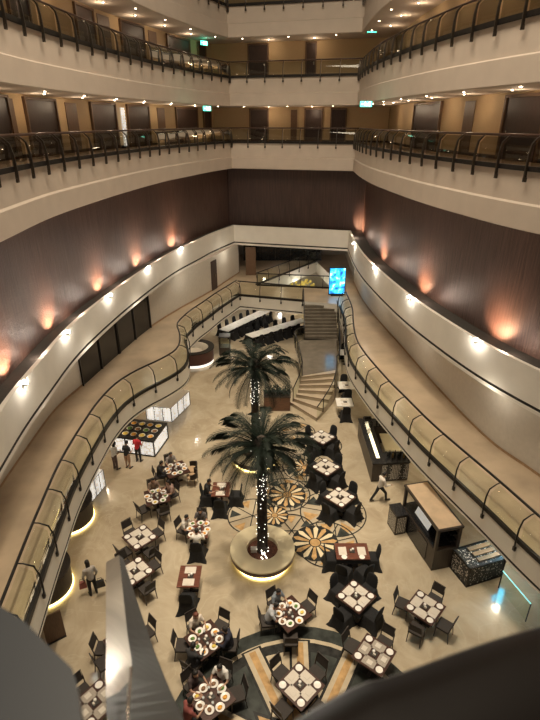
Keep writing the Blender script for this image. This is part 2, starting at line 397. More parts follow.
# back bridge of the mezzanine, and the floor round the far void
mb = MB()
mb.poly([(-2.3, 36.8, 3.494), (2.4, 35.45, 3.494), (4.85, 34.8, 3.494), (4.95, 34.3, 3.494), (6.9, 34.3, 3.494), (6.9, 38.3, 3.494), (-1.0, 39.4, 3.494), (-2.9, 39.4, 3.494)])
mb.poly([(-1.0, 39.4, 3.494), (4.4, 47.2, 3.494), (4.4, 50, 3.494), (-6, 50, 3.494), (-3.4, 39.4, 3.494)])
mb.poly([(5.9, 38.4, 3.494), (6.9, 38.3, 3.494), (7.5, 50, 3.494), (4.4, 50, 3.494), (4.4, 47.2, 3.494)])
struct(mb.build('floor', M['mezzfloor']))
mb = MB()
mb.quad((-2.3, 36.8, 2.48), (2.4, 35.45, 2.48), (6.9, 38.3, 2.48), (-2.9, 39.4, 2.48)); 
for a, b in (((-1.0, 39.4), (5.9, 38.4)), ((-1.0, 39.4), (4.4, 47.2)), ((5.9, 38.4), (4.4, 47.2)), ((2.4, 35.45), (4.85, 34.8)), ((4.85, 34.8), (4.95, 34.3))):
    mb.quad((*a, 2.48), (*b, 2.48), (*b, 3.5), (*a, 3.5))
struct(mb.build('trim_9', M['plaster2']))
mb = MB(); mb.quad((-7, 50, 0), (10, 50, 0), (10, 50, 6.1), (-7, 50, 6.1)); struct(mb.build('wall_back', M['mezzwall']))
mb = MB(); mb.poly([(-3.0, 42.6, 6.1), (6.2, 40.2, 6.1), (8, 50, 6.1), (-6, 50, 6.1)]); struct(mb.build('ceiling', M['ceil']))
# lobby
mb = MB(); mb.quad((-16, 2, 0), (16, 2, 0), (16, 58, 0), (-16, 58, 0)); FLOOR = struct(mb.build('floor', M['marble']))
mb = MB(); mb.quad((-12.5, 2, 0), (-12.5, 50, 0), (-12.5, 50, 2.48), (-12.5, 2, 2.48)); struct(mb.build('wall_left', M['mezzwall']))
mb = MB(); mb.quad((13, 2, 0), (13, 50, 0), (13, 50, 2.48), (13, 2, 2.48)); struct(mb.build('wall_right', M['mezzwall']))
mb = MB(); mb.quad((-12.5, 43.5, 0), (-.9, 43.5, 0), (-.9, 43.5, 2.48), (-12.5, 43.5, 2.48)); struct(mb.build('wall_back', M['whitecloth']))
mb = MB(); mb.quad((-12.5, 2, 2.47), (-6.1, 2, 2.47), (-8.4, 20, 2.47), (-12.5, 20, 2.47)); mb.quad((-12.5, 20, 2.47), (-8.4, 20, 2.47), (-5, 40, 2.47), (-12.5, 43.5, 2.47))
struct(mb.build('ceiling', M['ceil']))
# slab under the photographer
mb = MB(); mb.box((0, -1.6, 13.8), (9, 3.4, .38)); struct(mb.build('floor', M['carpet']))

# ------------------------------------------------------------------ doors and panels of the guest corridors
dn = [0]
def wall_box(C, z0, x0, x1, off, h0, h1, depth, m, name, zpick=15.2, parent=None):
    l0, l1 = C.find(x0, zpick, off), C.find(x1, zpick, off)
    a, n0, _ = C.at(l0, off); b, n1, _ = C.at(l1, off); mb = MB()
    i0, i1 = a - n0 * depth, b - n1 * depth
    mb.prism([a, b, i1, i0] if True else [], z0 + h0, z0 + h1)
    return mb.build(name, m, parent), a, b, n0, n1
def door(C, z0, x0, x1, zpick):
    dn[0] += 1
    o, a, b, n0, n1 = wall_box(C, z0, x0, x1, 2.68, 0, 2.3, .05, M['door'], 'door_%d' % dn[0], zpick); struct(o)
    mid = a.lerp(b, .5); n = (n0 + n1).normalized(); d = (b - a).normalized()
    f = MB()
    for p in (a, b): f.box((p.x - n.x*.05, p.y - n.y*.05, z0 + 1.17), (.09, .14, 2.34), math.atan2(d.y, d.x))
    f.box((mid.x - n.x*.05, mid.y - n.y*.05, z0 + 2.36), ((b-a).length + .1, .14, .1), math.atan2(d.y, d.x))
    f.build('door_frame', M['panel'], o)
    g = MB(); q = mid + d * ((b-a).length * .32) - n * .12; g.box((q.x, q.y, z0 + 1.0), (.04, .05, .22), math.atan2(d.y, d.x)); g.build('door_handle', M['chrome'], o)
def panel(C, z0, x0, x1, zpick): struct(wall_box(C, z0, x0, x1, 2.69, .12, 2.3, .03, M['panel'], 'trim_10', zpick)[0])
for x0, x1 in ((-14, 10), (27, 57), (92, 116), (128, 149), (176, 197), (203, 210)): door(GL, 14.0, x0, x1, 15.4)
for x0, x1 in ((12, 16), (67, 78), (158, 165)): panel(GL, 14.0, x0, x1, 15.4)
for x0, x1 in ((250, 268), (305, 322), (331, 346)): door(GB, 14.0, x0, x1, 15.4)
for x0, x1 in ((291, 297),): panel(GB, 14.0, x0, x1, 15.4)
for x0, x1 in ((440, 414), (544, 504)): door(GR, 14.0, x0, x1, 15.4)
for x0, x1 in ((383, 372), (473, 463)): panel(GR, 14.0, x0, x1, 15.4)
for x0, x1 in ((10, 30), (78, 96), (122, 145), (168, 190), (198, 206)): door(GL, 18.4, x0, x1, 19.2)
for x0, x1 in ((100, 112), (150, 158)): panel(GL, 18.4, x0, x1, 19.2)
for x0, x1 in ((249, 268), (306, 316)): door(GB, 18.4, x0, x1, 19.2)
# mezzanine doors of dark glass on the left wall
for x0, x1 in ((118, 149), (80, 117)):
    l0, l1 = WL.find(x0, 4.2), WL.find(x1, 4.2); dn[0] += 1; mb = MB(); k = 8
    row = [WL.at(l0 + (l1 - l0) * j / k, -.04)[0] for j in range(k + 1)]
    mb.grid([[(p.x, p.y, 3.5) for p in row], [(p.x, p.y, 6.0) for p in row]]); d = struct(mb.build('door_%d' % dn[0], M['dglass']))
    f = MB()
    for j in (0, 4, 8): f.box((row[j].x + .03, row[j].y, 4.75), (.07, .07, 2.5))
    f.build('door_frame', M['darksteel'], d)
l0 = WL.find(214, 4.5); p, n, d = WL.at(l0, -.03); dn[0] += 1
mb = MB(); mb.box((p.x, p.y, 4.65), (.9, .06, 2.3), math.atan2(d.y, d.x)); o = struct(mb.build('door_%d' % dn[0], M['door']))
mb = MB(); q = p - n * .07; mb.box((q.x, q.y, 4.6), (.04, .06, .25), math.atan2(d.y, d.x)); mb.build('door_handle', M['chrome'], o)
# maroon panel and dark glazing behind the diagonal stairwell rail
mb = MB(); a, b = at(246, 275, 3.5), at(256, 275, 3.5); mb.box(((a.x+b.x)/2, a.y, 4.7), (b.x - a.x, .1, 2.4)); struct(mb.build('trim_11', M['panel']))
mb = MB(); mb.box((1.2, 47.6, 4.75), (7.4, .06, 2.5)); w = struct(mb.build('window_1', M['dglass']))
mb = MB()
for k in range(6): mb.box((-2.4 + k * 1.45, 47.55, 4.75), (.07, .09, 2.5))
mb.build('window_frame', M['darksteel'], w)

l_ = GL.find(123.5, 15.4, 2.5); q, n, d = GL.at(l_, 2.5)
t = thing('patterned_screen', 'tall narrow white panel with dark pattern in the middle left gallery', 'panel', (q.x, q.y, 14.0), math.atan2(d.y, d.x))
mb = MB(); mb.box((0, 0, 1.15), (.42, .05, 2.1)); mb.build('face', M['latticew'], t); mb = MB(); mb.box((0, .03, .05), (.5, .2, .1)); mb.build('foot', M['darksteel'], t)
# ------------------------------------------------------------------ railings
def post_mesh(h, lean, r=.028):
    mb = MB(); mb.tube([(0, -.07, -.30), (0, -.09, .1), (0, -.08, h*.55), (0, 0, h*.84), (0, lean*.6, h*.97), (0, lean, h)], [r*1.2, r, r, r, r*.8, r*.7], 6)
    mb.box((0, -.06, -.26), (.10, .07, .15)); return mb
def flat_post_mesh(h, lean):
    mb = MB()
    prof = [(-.05, -.34, .11), (-.07, 0, .10), (-.06, h*.45, .08), (.0, h*.78, .07), (lean*.6, h*.95, .05), (lean, h, .04)]
    rows = []
    for y, z, w in prof: rows.append([(-.022, y - w/2, z), (.022, y - w/2, z), (.022, y + w/2, z), (-.022, y + w/2, z)])
    mb.grid(rows, 0, True); mb.box((0, -.05, -.30), (.12, .07, .14)); return mb
POSTS = {}
def railing(C, z, label, h=1.02, lean=.30, gap=1.4, l0=0, l1=None, m_post='bronze', mg='glassd', flat=True, roff=None, group=None, chan=True, base_off=0.0):
    l1 = C.len() if l1 is None else l1; n = max(1, round((l1 - l0) / gap)); g = (l1 - l0) / n
    p0, n0, d0 = C.at((l0 + l1) / 2)
    t = thing('glass_railing', label, 'railing', (p0.x, p0.y, z), 0, group)
    key = (flat, round(h, 2), lean, m_post)
    mesh = POSTS.get(key)
    off = Vector((p0.x, p0.y, z)); ro = lean if roff is None else roff
    # handrail
    N = max(3, int((l1 - l0) / .5)); pts = []
    for k in range(N + 1):
        q, _, _ = C.at(l0 + (l1 - l0) * k / N, ro + base_off); pts.append(Vector((q.x, q.y, z + h)) - off)
    mb = MB(); mb.tube(pts, .045, 8); mb.build('handrail', M['railwood'] if mg == 'glassd' else M['darksteel'], t, True)
    if chan:
        mb = MB(); ins, outs = [], []
        for k in range(N + 1):
            q, nn, _ = C.at(l0 + (l1 - l0) * k / N, base_off); ins.append(q - nn * .02); outs.append(q + nn * .08)
        zz = -z
        rows = [[Vector((p.x, p.y, z + a)) - off for p in r] for r, a in ((ins, -.04), (ins, .12), (outs, .12), (outs, -.04))]
        mb.grid(rows); mb.build('base_channel', M['darksteel'], t)
    for k in range(n + 1):
        q, nn, d = C.at(l0 + g * k, base_off)
        if mesh is None:
            o = (flat_post_mesh(h, lean) if flat else post_mesh(h, lean)).build('post', M[m_post], t, not flat); POSTS[key] = mesh = o.data
        else:
            o = bpy.data.objects.new('post', mesh); COL.objects.link(o); o.parent = t
        o.location = Vector((q.x, q.y, z)) - off; o.rotation_euler.z = math.atan2(d.y, d.x)
        if k < n:
            mb = MB(); S = 4; lo, hi = [], []
            for j in range(S + 1):
                q, nn, _ = C.at(l0 + g * (k + .03 + .94 * j / S), base_off)
                a, b = q + nn * .04, q + nn * (ro * .75 + .02)
                lo.append(a); hi.append(b)
            rows = [[Vector((p.x, p.y, z + .12)) - off for p in lo], [Vector((p.x, p.y, z + h * .72)) - off for p in lo], [Vector((p.x, p.y, z + h * .93)) - off for p in hi]]
            mb.grid(rows); mb.build('glass_panel', M[mg], t, True)
    return t
for z, lname in LEVELS:
    for side, C in SIDES:
        where = {'left': 'along the curved left gallery', 'back': 'across the short back gallery', 'right': 'along the curved right gallery'}[side]
        railing(C, z, {'middle': 'dark glass railing with bent posts %s above the brown wall', 'upper': 'dark glass railing with bent posts %s one floor higher', 'top': 'dark glass railing %s at the very top of the photo'}[lname] % where, gap=1.35)
railing(ML, 3.5, 'bent post glass railing curving along the left mezzanine edge down to the rounded nose', 1.05, .42, 1.55, flat=False, m_post='darksteel', mg='glass')
railing(MBk, 3.5, 'short straight glass railing on the back mezzanine bridge left of the stairs', 1.05, .25, 1.5, flat=False, m_post='darksteel', mg='glass')
railing(MR, 3.5, 'bent post glass railing sweeping along the right mezzanine edge', 1.05, .42, 1.55, flat=False, m_post='darksteel', mg='glass')
railing(Curve([(-1.0, 39.4), (5.9, 38.4)]), 3.5, 'straight glass railing along the far edge of the back mezzanine bridge', 1.0, 0, 1.6, flat=False, m_post='darksteel', mg='glass')
railing(Curve([(-1.1, 39.5), (4.4, 47.2)]), 3.5, 'diagonal railing running back beside the dark glazing at the rear', 1.0, 0, 1.6, flat=False, m_post='darksteel', mg='glass')

# ------------------------------------------------------------------ photographer's own rail, close and out of focus
t = thing('handrail', 'dark wooden handrail close to the lens in the bottom right corner', 'railing', (0, .15, 15.0))
O = Vector((0, .15, 15.0))
far = [(-.62, -.10), (-.3, .03)] + [tuple(at(x, y, 15.03)[:2]) for x, y in ((300, 716), (400, 673), (540, 627))] + [(.32, .29), (.5, .30), (.75, .28)]
mb = MB(); rows = []
S = spline(far, .02)
for k, q in enumerate(S):
    d = (S[min(k+1, len(S)-1)] - S[max(k-1, 0)]).normalized(); nn = Vector((-d.y, d.x)); c = q - nn * .06
    rows.append([Vector((c.x + nn.x * .06 * math.cos(a), c.y + nn.y * .06 * math.cos(a), 15.03 + .024 * math.sin(a))) - O for a in [2*PI*j/12 for j in range(12)]])
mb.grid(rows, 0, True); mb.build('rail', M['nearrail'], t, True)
def pt(x, y, k): r = ray(x, y) * k; return Vector((r.x, r.y, r.z + EYE))
E1 = [pt(106, 562, 1.0), pt(106, 640, .78), pt(106, 690, .66), pt(107, 740, .56), pt(108, 790, .50)]
E2 = [pt(119, 555, 1.0), pt(127, 630, .82), pt(132, 668, .74), pt(129, 740, .60), pt(128, 790, .52)]
E3 = [pt(123, 558, 1.02), pt(147, 630, .88), pt(166, 680, .76), pt(193, 740, .66), pt(215, 790, .58)]
def fine(E):
    out = []
    for i in range(len(E) - 1):
        q0 = E[i-1] if i else E[0]*2 - E[1]; q1, q2 = E[i], E[i+1]; q3 = E[i+2] if i + 2 < len(E) else E[-1]*2 - E[-2]
        for k in range(6):
            u = k / 6; out.append(.5*((2*q1) + (q2-q0)*u + (2*q0-5*q1+4*q2-q3)*u*u + (3*q1-q0-3*q2+q3)*u**3) - O)
    return out + [E[-1] - O]
F1, F2, F3 = fine(E1), fine(E2), fine(E3)
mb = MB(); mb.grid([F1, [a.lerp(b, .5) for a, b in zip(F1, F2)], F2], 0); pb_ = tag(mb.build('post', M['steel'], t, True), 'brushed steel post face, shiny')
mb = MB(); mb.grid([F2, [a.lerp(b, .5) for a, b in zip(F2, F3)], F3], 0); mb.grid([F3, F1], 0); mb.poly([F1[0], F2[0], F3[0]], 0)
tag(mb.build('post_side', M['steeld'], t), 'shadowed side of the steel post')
mb = MB(); e = [at(x, y, 15.02) for x, y in ((-60, 578), (0, 606), (24, 621), (52, 649), (72, 668), (77, 684), (82, 725), (84, 800), (-100, 800))]
mb.prism([(p.x, p.y - .15) for p in e], 0, .02); o = mb.build('side_plate', M['grey'], t); tag(o, 'smooth grey steel plate')
nrm = (E2[2] - E1[2]).cross(E1[3] - E1[2]).normalized(); mid = pt(116, 668, .70); vd = (mid - Vector((0, 0, EYE))).normalized()
if nrm.dot(vd) > 0: nrm = -nrm
rf = vd - 2 * vd.dot(nrm) * nrm; GLINT_LAMP = mid + rf * 1.4
mb = MB(); mb.tube([pt(131, 668, .70) - O, pt(128, 705, .60) - O, pt(127, 740, .54) - O, pt(127, 790, .49) - O], .0022, 6); mb.build('cable', M['chrome'], t)

# ------------------------------------------------------------------ lamps
def mk_downlight():
    t = thing('downlight', '', 'ceiling light')
    a = MB(); a.lathe([(.075, 0), (.075, -.015), (.05, -.012)], 12); a.build('trim_ring', M['chrome'], t)
    b = MB(); b.ball((0, 0, -.012), (.05, .05, .02), 8, 4); b.build('lens', M['lamp'], t); return t
DL = Kit(mk_downlight)
ordn = ['first', 'second', 'third', 'fourth', 'fifth', 'sixth', 'seventh', 'eighth', 'ninth', 'tenth', 'eleventh', 'twelfth', 'thirteenth', 'fourteenth']
def light(kind, loc, energy, col, size=.1, rot=None, spot=None, blend=.5, sy=None):
    d = bpy.data.lights.new(kind.lower() + '_lamp', kind); d.energy = energy; d.color = col
    if kind == 'AREA':
        d.size = size
        if sy: d.shape = 'RECTANGLE'; d.size_y = sy
    elif kind == 'SPOT': d.spot_size = spot; d.spot_blend = blend; d.shadow_soft_size = size
    else: d.shadow_soft_size = size
    o = bpy.data.objects.new('lamp_' + kind.lower(), d); COL.objects.link(o); o.location = loc
    if rot is not None: o.rotation_euler = rot
    return o
for z, nm in ((16.5, 'middle'), (20.9, 'upper')):
    for side, C in SIDES:
        k = 0; l = C.len() - .9 if side == 'left' else .9
        while (l > 14 if side == 'left' else l < (C.len() - 8 if side == 'right' else C.len() - .5)):
            q, n, d = C.at(l, .55 if k % 2 == 0 else 1.5)
            if k < len(ordn):
                DL.put((q.x, q.y, z - .005), 0, '%s small round downlight from the %s corner in the %s %s gallery ceiling' % (ordn[k], 'left back' if side == 'back' else 'back', nm, side), 'gallery downlights')
            if k % 2 == 1: light('POINT', (*C.at(l, 1.7)[0], z - .35), 20 if nm == 'middle' else 17, (1, .76, .52), .12)
            k += 1; l += (-1 if side == 'left' else 1) * 1.7
def exit_sign(x, y, z, lab, rz):
    p = at(x, y, z); t = thing('exit_sign', lab, 'sign', p, rz)
    a = MB(); a.box((0, 0, 0), (.62, .07, .26)); a.build('sign_box', M['exit'], t)
    b = MB(); b.ball((-.05, -.04, .07), (.03, .012, .03)); b.tube([(-.04, -.04, .05), (0, -.04, -.03), (.06, -.04, -.09)], .016, 5); b.tube([(0, -.04, -.03), (-.07, -.04, -.08)], .016, 5); b.tube([(-.12, -.04, 0), (-.02, -.04, .03), (.08, -.04, -.01)], .013, 5)
    b.box((.19, -.04, 0), (.09, .012, .19)); b.box((-.22, -.04, 0), (.09, .012, .02)); b.build('pictogram', M['exitw'], t)
    c = MB(); c.tube([(0, 0, .13), (0, 0, .2)], .012, 6); c.build('hanger', M['darksteel'], t)
exit_sign(207, 108.5, 16.2, 'green lit exit sign hanging in the middle left gallery', .9)
exit_sign(366, 104, 16.3, 'green lit exit sign by the right corner of the middle back gallery', .1)
exit_sign(204, 43, 20.6, 'green lit exit sign hanging in the upper left gallery', .9)
exit_sign(372, 30, 21.0, 'cyan green exit sign at the upper right gallery corner', .1)
def mk_uplight():
    t = thing('uplight', '', 'wall light')
    a = MB(); a.lathe([(0, -.06), (.07, -.06), (.085, .06), (.06, .07)], 12); a.build('housing', M['chrome'], t, True)
    b = MB(); b.ball((0, 0, .07), (.10, .10, .06), 10, 5); b.build('lens', M['lampw'], t, True)
    c = MB(); c.box((0, .08, -.03), (.05, .16, .04)); c.build('bracket', M['chrome'], t); return t
UL = Kit(mk_uplight)
for side, C, xs, gx, anchor in (('left', GL, ((180, 250), (147, 271), (108, 296), (65, 336), (22, 400)), (172, 137, 99, 50, 6), 'back corner'), ('right', GR, ((355, 256), (376, 275), (411, 303), (478, 345)), (363, 383, 423, 498), 'back corner')):
    for k, (x, y) in enumerate(xs):
        l = C.find(x, 7.72); q, n, d = C.at(l, -.10)
        UL.put((q.x, q.y, 7.66), math.atan2(d.y, d.x), 'bright white lamp on the %s parapet below the brown wall, %s from the %s' % (side, ordn[k], anchor), 'parapet lamps')
        w2 = C.at(l, -.24)[0]; light('POINT', (w2.x, w2.y, 7.66), 24, (1, .92, .8), .05)
        o = 1.15 if side == 'right' else .85
        l = C.find(gx[k], 7.7, o); w = C.at(l, .32)[0]; tgt = C.at(l, o)[0]
        v = Vector((tgt.x - w.x, tgt.y - w.y, .62)).normalized()
        light('SPOT', (w.x, w.y, 7.6), 520, (1, .55, .32), .05, v.to_track_quat('-Z', 'Y').to_euler(), 1.75, 1.0)
        w = C.at(l + 1.5, .25)[0]; light('POINT', (w.x, w.y, 7.75), 26, (1, .74, .58), .1)  # extra spill lamp added in the trough to brighten the brown wall
# general warm light: unseen fill lamps added high over the atrium and around the mezzanine
light('AREA', (0, 15, 34), 5200, (1, .84, .64), 9, (0, 0, 0), sy=18)
for x, y in ((-9.2, 14), (-8.6, 21), (-7.6, 27), (-6.8, 33), (9, 14), (8, 20), (7, 27)): light('POINT', (x, y, 2.1), 60, (1, .84, .60), .15)
for x, y in ((-3.5, 38.5), (0, 38), (-2, 41), (2.5, 44), (1, 48), (4, 42)): light('POINT', (x, y, 2.2), 60, (1, .92, .8), .2)
for x, y in ((-8.2, 16), (-7.9, 21), (-7.2, 27), (-5.2, 33.5), (-3, 40), (1, 44), (6.2, 38), (6.3, 31), (7.0, 24), (8.2, 17), (9.5, 13)): light('POINT', (x, y, 5.85), 24, (1, .9, .74), .15)
light('POINT', GLINT_LAMP, 22, (1, .93, .8), .05)  # added lamp, placed along the mirror direction to put a highlight on the post
for x, y, e in ((-2, 10, 16000), (2.5, 12, 16000), (-1, 18, 16000), (2, 21, 15000), (0, 28, 15000), (1, 36, 9000)):
    light('SPOT', (x, y, 34), e, (1, .85, .64), .35, (0, 0, 0), math.radians(30), .9)  # unseen spots added overhead, narrow so the upper fascias stay dim
W = bpy.data.worlds.new('world'); scn.world = W; W.use_nodes = True
W.node_tree.nodes['Background'].inputs[0].default_value = (.55, .47, .40, 1); W.node_tree.nodes['Background'].inputs[1].default_value = .10
cam = bpy.data.cameras.new('camera'); co = bpy.data.objects.new('camera', cam); COL.objects.link(co); scn.camera = co
co.location = (0, 0, EYE); co.rotation_euler = (PI/2 - PIT, 0, 0); cam.sensor_width = 36; cam.lens = FPX / 720 * 36; cam.clip_start = .02
cam.dof.use_dof = True; cam.dof.focus_distance = 20; cam.dof.aperture_fstop = 6.5
scn.view_settings.view_transform = 'Standard'; scn.view_settings.look = 'None'; scn.view_settings.exposure = 0
scn.cycles.use_denoising = True; scn.cycles.max_bounces = 6; scn.cycles.transparent_max_bounces = 24
# ================================================================== LOBBY FLOOR INLAYS (surface pattern of the floor)
INK = mat('black_marble_inlay', (.03, .03, .028), .2, noise_scale=5, noise_amt=.4)
OCH = mat('ochre_marble_inlay', (.46, .29, .13), .22, noise_scale=5, noise_amt=.25)
PAL = mat('pale_marble_inlay', (.50, .42, .30), .2, noise_scale=4, noise_amt=.12)
GRN = mat('dark_green_marble_inlay', (.045, .05, .045), .2, noise_scale=3, noise_amt=.4)
IN = MB(); ZI = [.002]
def nz(): ZI[0] += .0002; return ZI[0]
def ring(c, r0, r1, mi, a0=0, a1=2*PI, seg=40):
    z = nz(); IN.grid([[(c[0] + r*math.cos(a0 + (a1-a0)*k/seg), c[1] + r*math.sin(a0 + (a1-a0)*k/seg), z) for k in range(seg + 1)] for r in (r0, r1)], mi)
def flat(pts, mi): z = nz(); IN.poly([(p[0], p[1], z) for p in pts], mi)
def star(c, r, n=12, rot=0, m1=2, m2=0):
    z = nz()
    for k in range(n):
        a = rot + 2*PI*k/n; w = PI/n*.62
        IN.poly([(c[0] + r*.24*math.cos(a), c[1] + r*.24*math.sin(a), z), (c[0] + r*.66*math.cos(a-w), c[1] + r*.66*math.sin(a-w), z), (c[0] + r*math.cos(a), c[1] + r*math.sin(a), z), (c[0] + r*.66*math.cos(a+w), c[1] + r*.66*math.sin(a+w), z)], m1 if k % 2 else 1)
    ring(c, 0.01, r*.2, 1, seg=16)
def wheel(c, r, n=6, rot=0):
    ring(c, r - .055, r, 0)
    for k in range(n):
        a = rot + 2*PI*k/n; b = a + 2*PI/n
        A, B = (c[0] + r*math.cos(a), c[1] + r*math.sin(a)), (c[0] + r*math.cos(b), c[1] + r*math.sin(b))
        d = Vector((-math.sin(a), math.cos(a))) * .022
        flat([(c[0] + d.x, c[1] + d.y), (A[0] + d.x, A[1] + d.y), (A[0] - d.x, A[1] - d.y), (c[0] - d.x, c[1] - d.y)], 0)
        m = (a + b) / 2; q = (c[0] + r*.45*math.cos(m), c[1] + r*.45*math.sin(m))
        flat([(c[0] + r*.9*math.cos(m - .25), c[1] + r*.9*math.sin(m - .25)), (c[0] + r*.9*math.cos(m + .25), c[1] + r*.9*math.sin(m + .25)), q], 1 if k % 2 else 3)
# field of wheels and stars beside the planter
wheel((2.75, 17.1), 1.45, 7, .2); wheel((1.75, 20.3), 1.15, 8); wheel((-.75, 16.9), 1.1, 6, .4); wheel((1.5, 23.4), 1.0, 8); wheel((2.9, 22.2), .9, 6)
wheel((2.3, 15.3), 1.25, 8, .3); wheel((.7, 18.3), 1.15, 8, .2); wheel((.9, 16.0), 1.0, 6); wheel((.3, 20.8), .9, 6)
CRM = mat('cream_marble_inlay', (.66, .56, .38), .2, noise_scale=4, noise_amt=.1)
def sunburst(c, r):
    ring(c, .01, r, 0); z = nz(); n = 14
    for k in range(n):
        a = .1 + 2*PI*k/n; w = PI/n * .74
        IN.poly([(c[0] + r*.27*math.cos(a-w), c[1] + r*.27*math.sin(a-w), z), (c[0] + r*.82*math.cos(a-w*.8), c[1] + r*.82*math.sin(a-w*.8), z), (c[0] + r*.97*math.cos(a), c[1] + r*.97*math.sin(a), z), (c[0] + r*.82*math.cos(a+w*.8), c[1] + r*.82*math.sin(a+w*.8), z), (c[0] + r*.27*math.cos(a+w), c[1] + r*.27*math.sin(a+w), z)], 4 if k % 2 else 1)
    ring(c, .005, r * .22, 1, seg=16)
sunburst((1.82, 15.34), .95); sunburst((.78, 18.25), .85); sunburst((1.72, 20.25), .7); sunburst((.2, 16.9), .6)
# great ring at the near end
c = (.9, 7.6)
ring(c, 3.55, 4.0, 3); ring(c, 3.42, 3.55, 2); ring(c, 3.1, 3.42, 0)
ring(c, .02, 3.1, 2)
for a0, a1, r0, r1, mi in ((.55, 1.05, 1.3, 3.1, 3), (1.12, 1.5, 2.0, 3.1, 3), (1.95, 2.6, .9, 3.1, 3), (2.62, 2.95, .8, 3.0, 0)): ring(c, r0, r1, mi, a0, a1, 12)
def ray_strip(ang, w, r0, r1, mi):
    d = Vector((math.cos(ang), math.sin(ang))); n = Vector((-d.y, d.x)); o = Vector(c)
    flat([o + d*r0 + n*w, o + d*r1 + n*w, o + d*r1 - n*w, o + d*r0 - n*w], mi)
for ang in (1.05, 2.02, .5, 2.7, 1.55):
    ray_strip(ang, .34, .5, 3.5, 0); ray_strip(ang, .26, .5, 3.45, 2); ray_strip(ang, .11, .5, 3.4, 1)
for ang in (1.3, 1.8, .75, 2.4):
    d = Vector((math.cos(ang), math.sin(ang))); n = Vector((-d.y, d.x)); o = Vector(c)
    flat([o + d*1.9, o + d*.8 + n*.55, o + d*.8 - n*.55], 0); flat([o + d*1.7, o + d*.9 + n*.38, o + d*.9 - n*.38], 1)
inl = IN.build('inlay', [INK, OCH, PAL, GRN, CRM], FLOOR)

# ================================================================== PALMS AND PLANTERS
def planter(x, y, label):
    t = thing('round_planter', label, 'planter', (x, y, 0))
    a = MB(); a.lathe([(1.02, .03), (1.02, .34)], 48); a.build('drum', M['plside'], t, True)
    a = MB(); a.lathe([(.98, .02), (1.06, .02), (1.06, .09), (.98, .09)], 48); a.build('light_strip', M['glow'], t, True)
    a = MB(); a.lathe([(1.04, .34), (1.24, .34), (1.24, .52)], 48); a.build('seat_band', M['maroon'], t, True)
    a = MB(); a.lathe([(1.245, .52), (1.245, .57), (1.23, .58), (.62, .58), (.60, .56), (.60, .40)], 48); a.build('seat_ring', M['cream'], t)
    a = MB(); n = 14
    a.lathe([(.60, .42), (.35, .46), (.0, .50)], 24); a.build('soil', M['soil'], t, True)
    return t
planter(-.29, 14.54, 'round cream stone planter with glowing base around the nearer palm')
planter(-.75, 20.9, 'round cream stone planter half hidden under the nearer palm crown')
def frond_mesh(elev, L, seed):
    rnd = random.Random(seed); mb = MB(); n = 16; pts = []; p = Vector((0, .1, 0)); e = elev
    for k in range(n + 1):
        pts.append(p.copy()); p = p + Vector((0, math.cos(e), math.sin(e))) * (L / n); e -= (1.75 if elev > .5 else 1.15) / n * (.6 + k / n)
    mb.tube(pts, [.028 * (1 - .8 * k / n) for k in range(n + 1)], 5)
    for k in range(3, n * 2 + 6):
        f = k / (n * 2 + 6); i = min(n - 1, int(f * n)); q = pts[i].lerp(pts[i+1], f * n - i); d = (pts[i+1] - pts[i]).normalized()
        ln = .46 * math.sin(PI * min(1, .14 + f * .84)) ** .6 * rnd.uniform(.8, 1.15)
        for s in (-1, 1):
            side = Vector((s, 0, 0)); v = (side * .62 + d * .8 + Vector((0, 0, .10))).normalized(); w = d * .015
            m = q + v * ln * .55; e2 = q + v * ln + Vector((0, 0, -.25 * ln - .03))
            mb.poly([q - w, q + w, m + w * .9, e2, m - w * .9])
    return mb
FRM = {}
def palm(x, y, h, label, lights, L=2.08):
    t = thing('palm_tree', label, 'palm tree', (x, y, .46))
    h -= .46; mb = MB(); n = 22
    mb.lathe([(.20 + .02 * (k % 2) - .05 * k / n, h * k / n) for k in range(n + 1)], 12); tr = mb.build('trunk', M['bark'], t)
    cb = MB(); cb.ball((0, 0, h + .1), (.30, .30, .42), 12, 8); cb.build('crown_base', M['bark'], t, True)
    rnd = random.Random(int(x * 10) + 5)
    for cls, (el, cnt) in enumerate(((1.25, 8), (.85, 10), (.45, 11), (.05, 10), (-.4, 8))):
        for k in range(cnt):
            key = (cls, k % 2)
            a = 2*PI * (k + .5 * (cls % 2)) / cnt + rnd.uniform(-.3, .3)
            if key not in FRM:
                o = frond_mesh(el, L * (1 if cls else .8), cls * 3 + k).build('frond', M['frond'], t); FRM[key] = o.data
            else:
                o = bpy.data.objects.new('frond', FRM[key]); COL.objects.link(o); o.parent = t
            o.location = (0, 0, h + .15 - .03 * cls); o.rotation_euler = (rnd.uniform(-.1, .1), rnd.uniform(-.1, .1), a)
    fl = MB()
    for k in range(lights):
        z = rnd.uniform(.05, h * .92) if k % 3 == 0 else rnd.uniform(h * .62, h * .92); a = rnd.uniform(0, 2*PI); r = .235 - .05 * z / h
        fl.ball((r * math.cos(a), r * math.sin(a), z), .015, 5, 3)
    o = fl.build('fairy_lights', M['fairy'], t); o['kind'] = 'stuff'
palm(-.29, 14.5, 5.2, 'nearer tall palm tree standing in the glowing round planter', 120)
palm(-.72, 20.9, 5.1, 'farther tall palm tree directly behind the nearer one', 110)
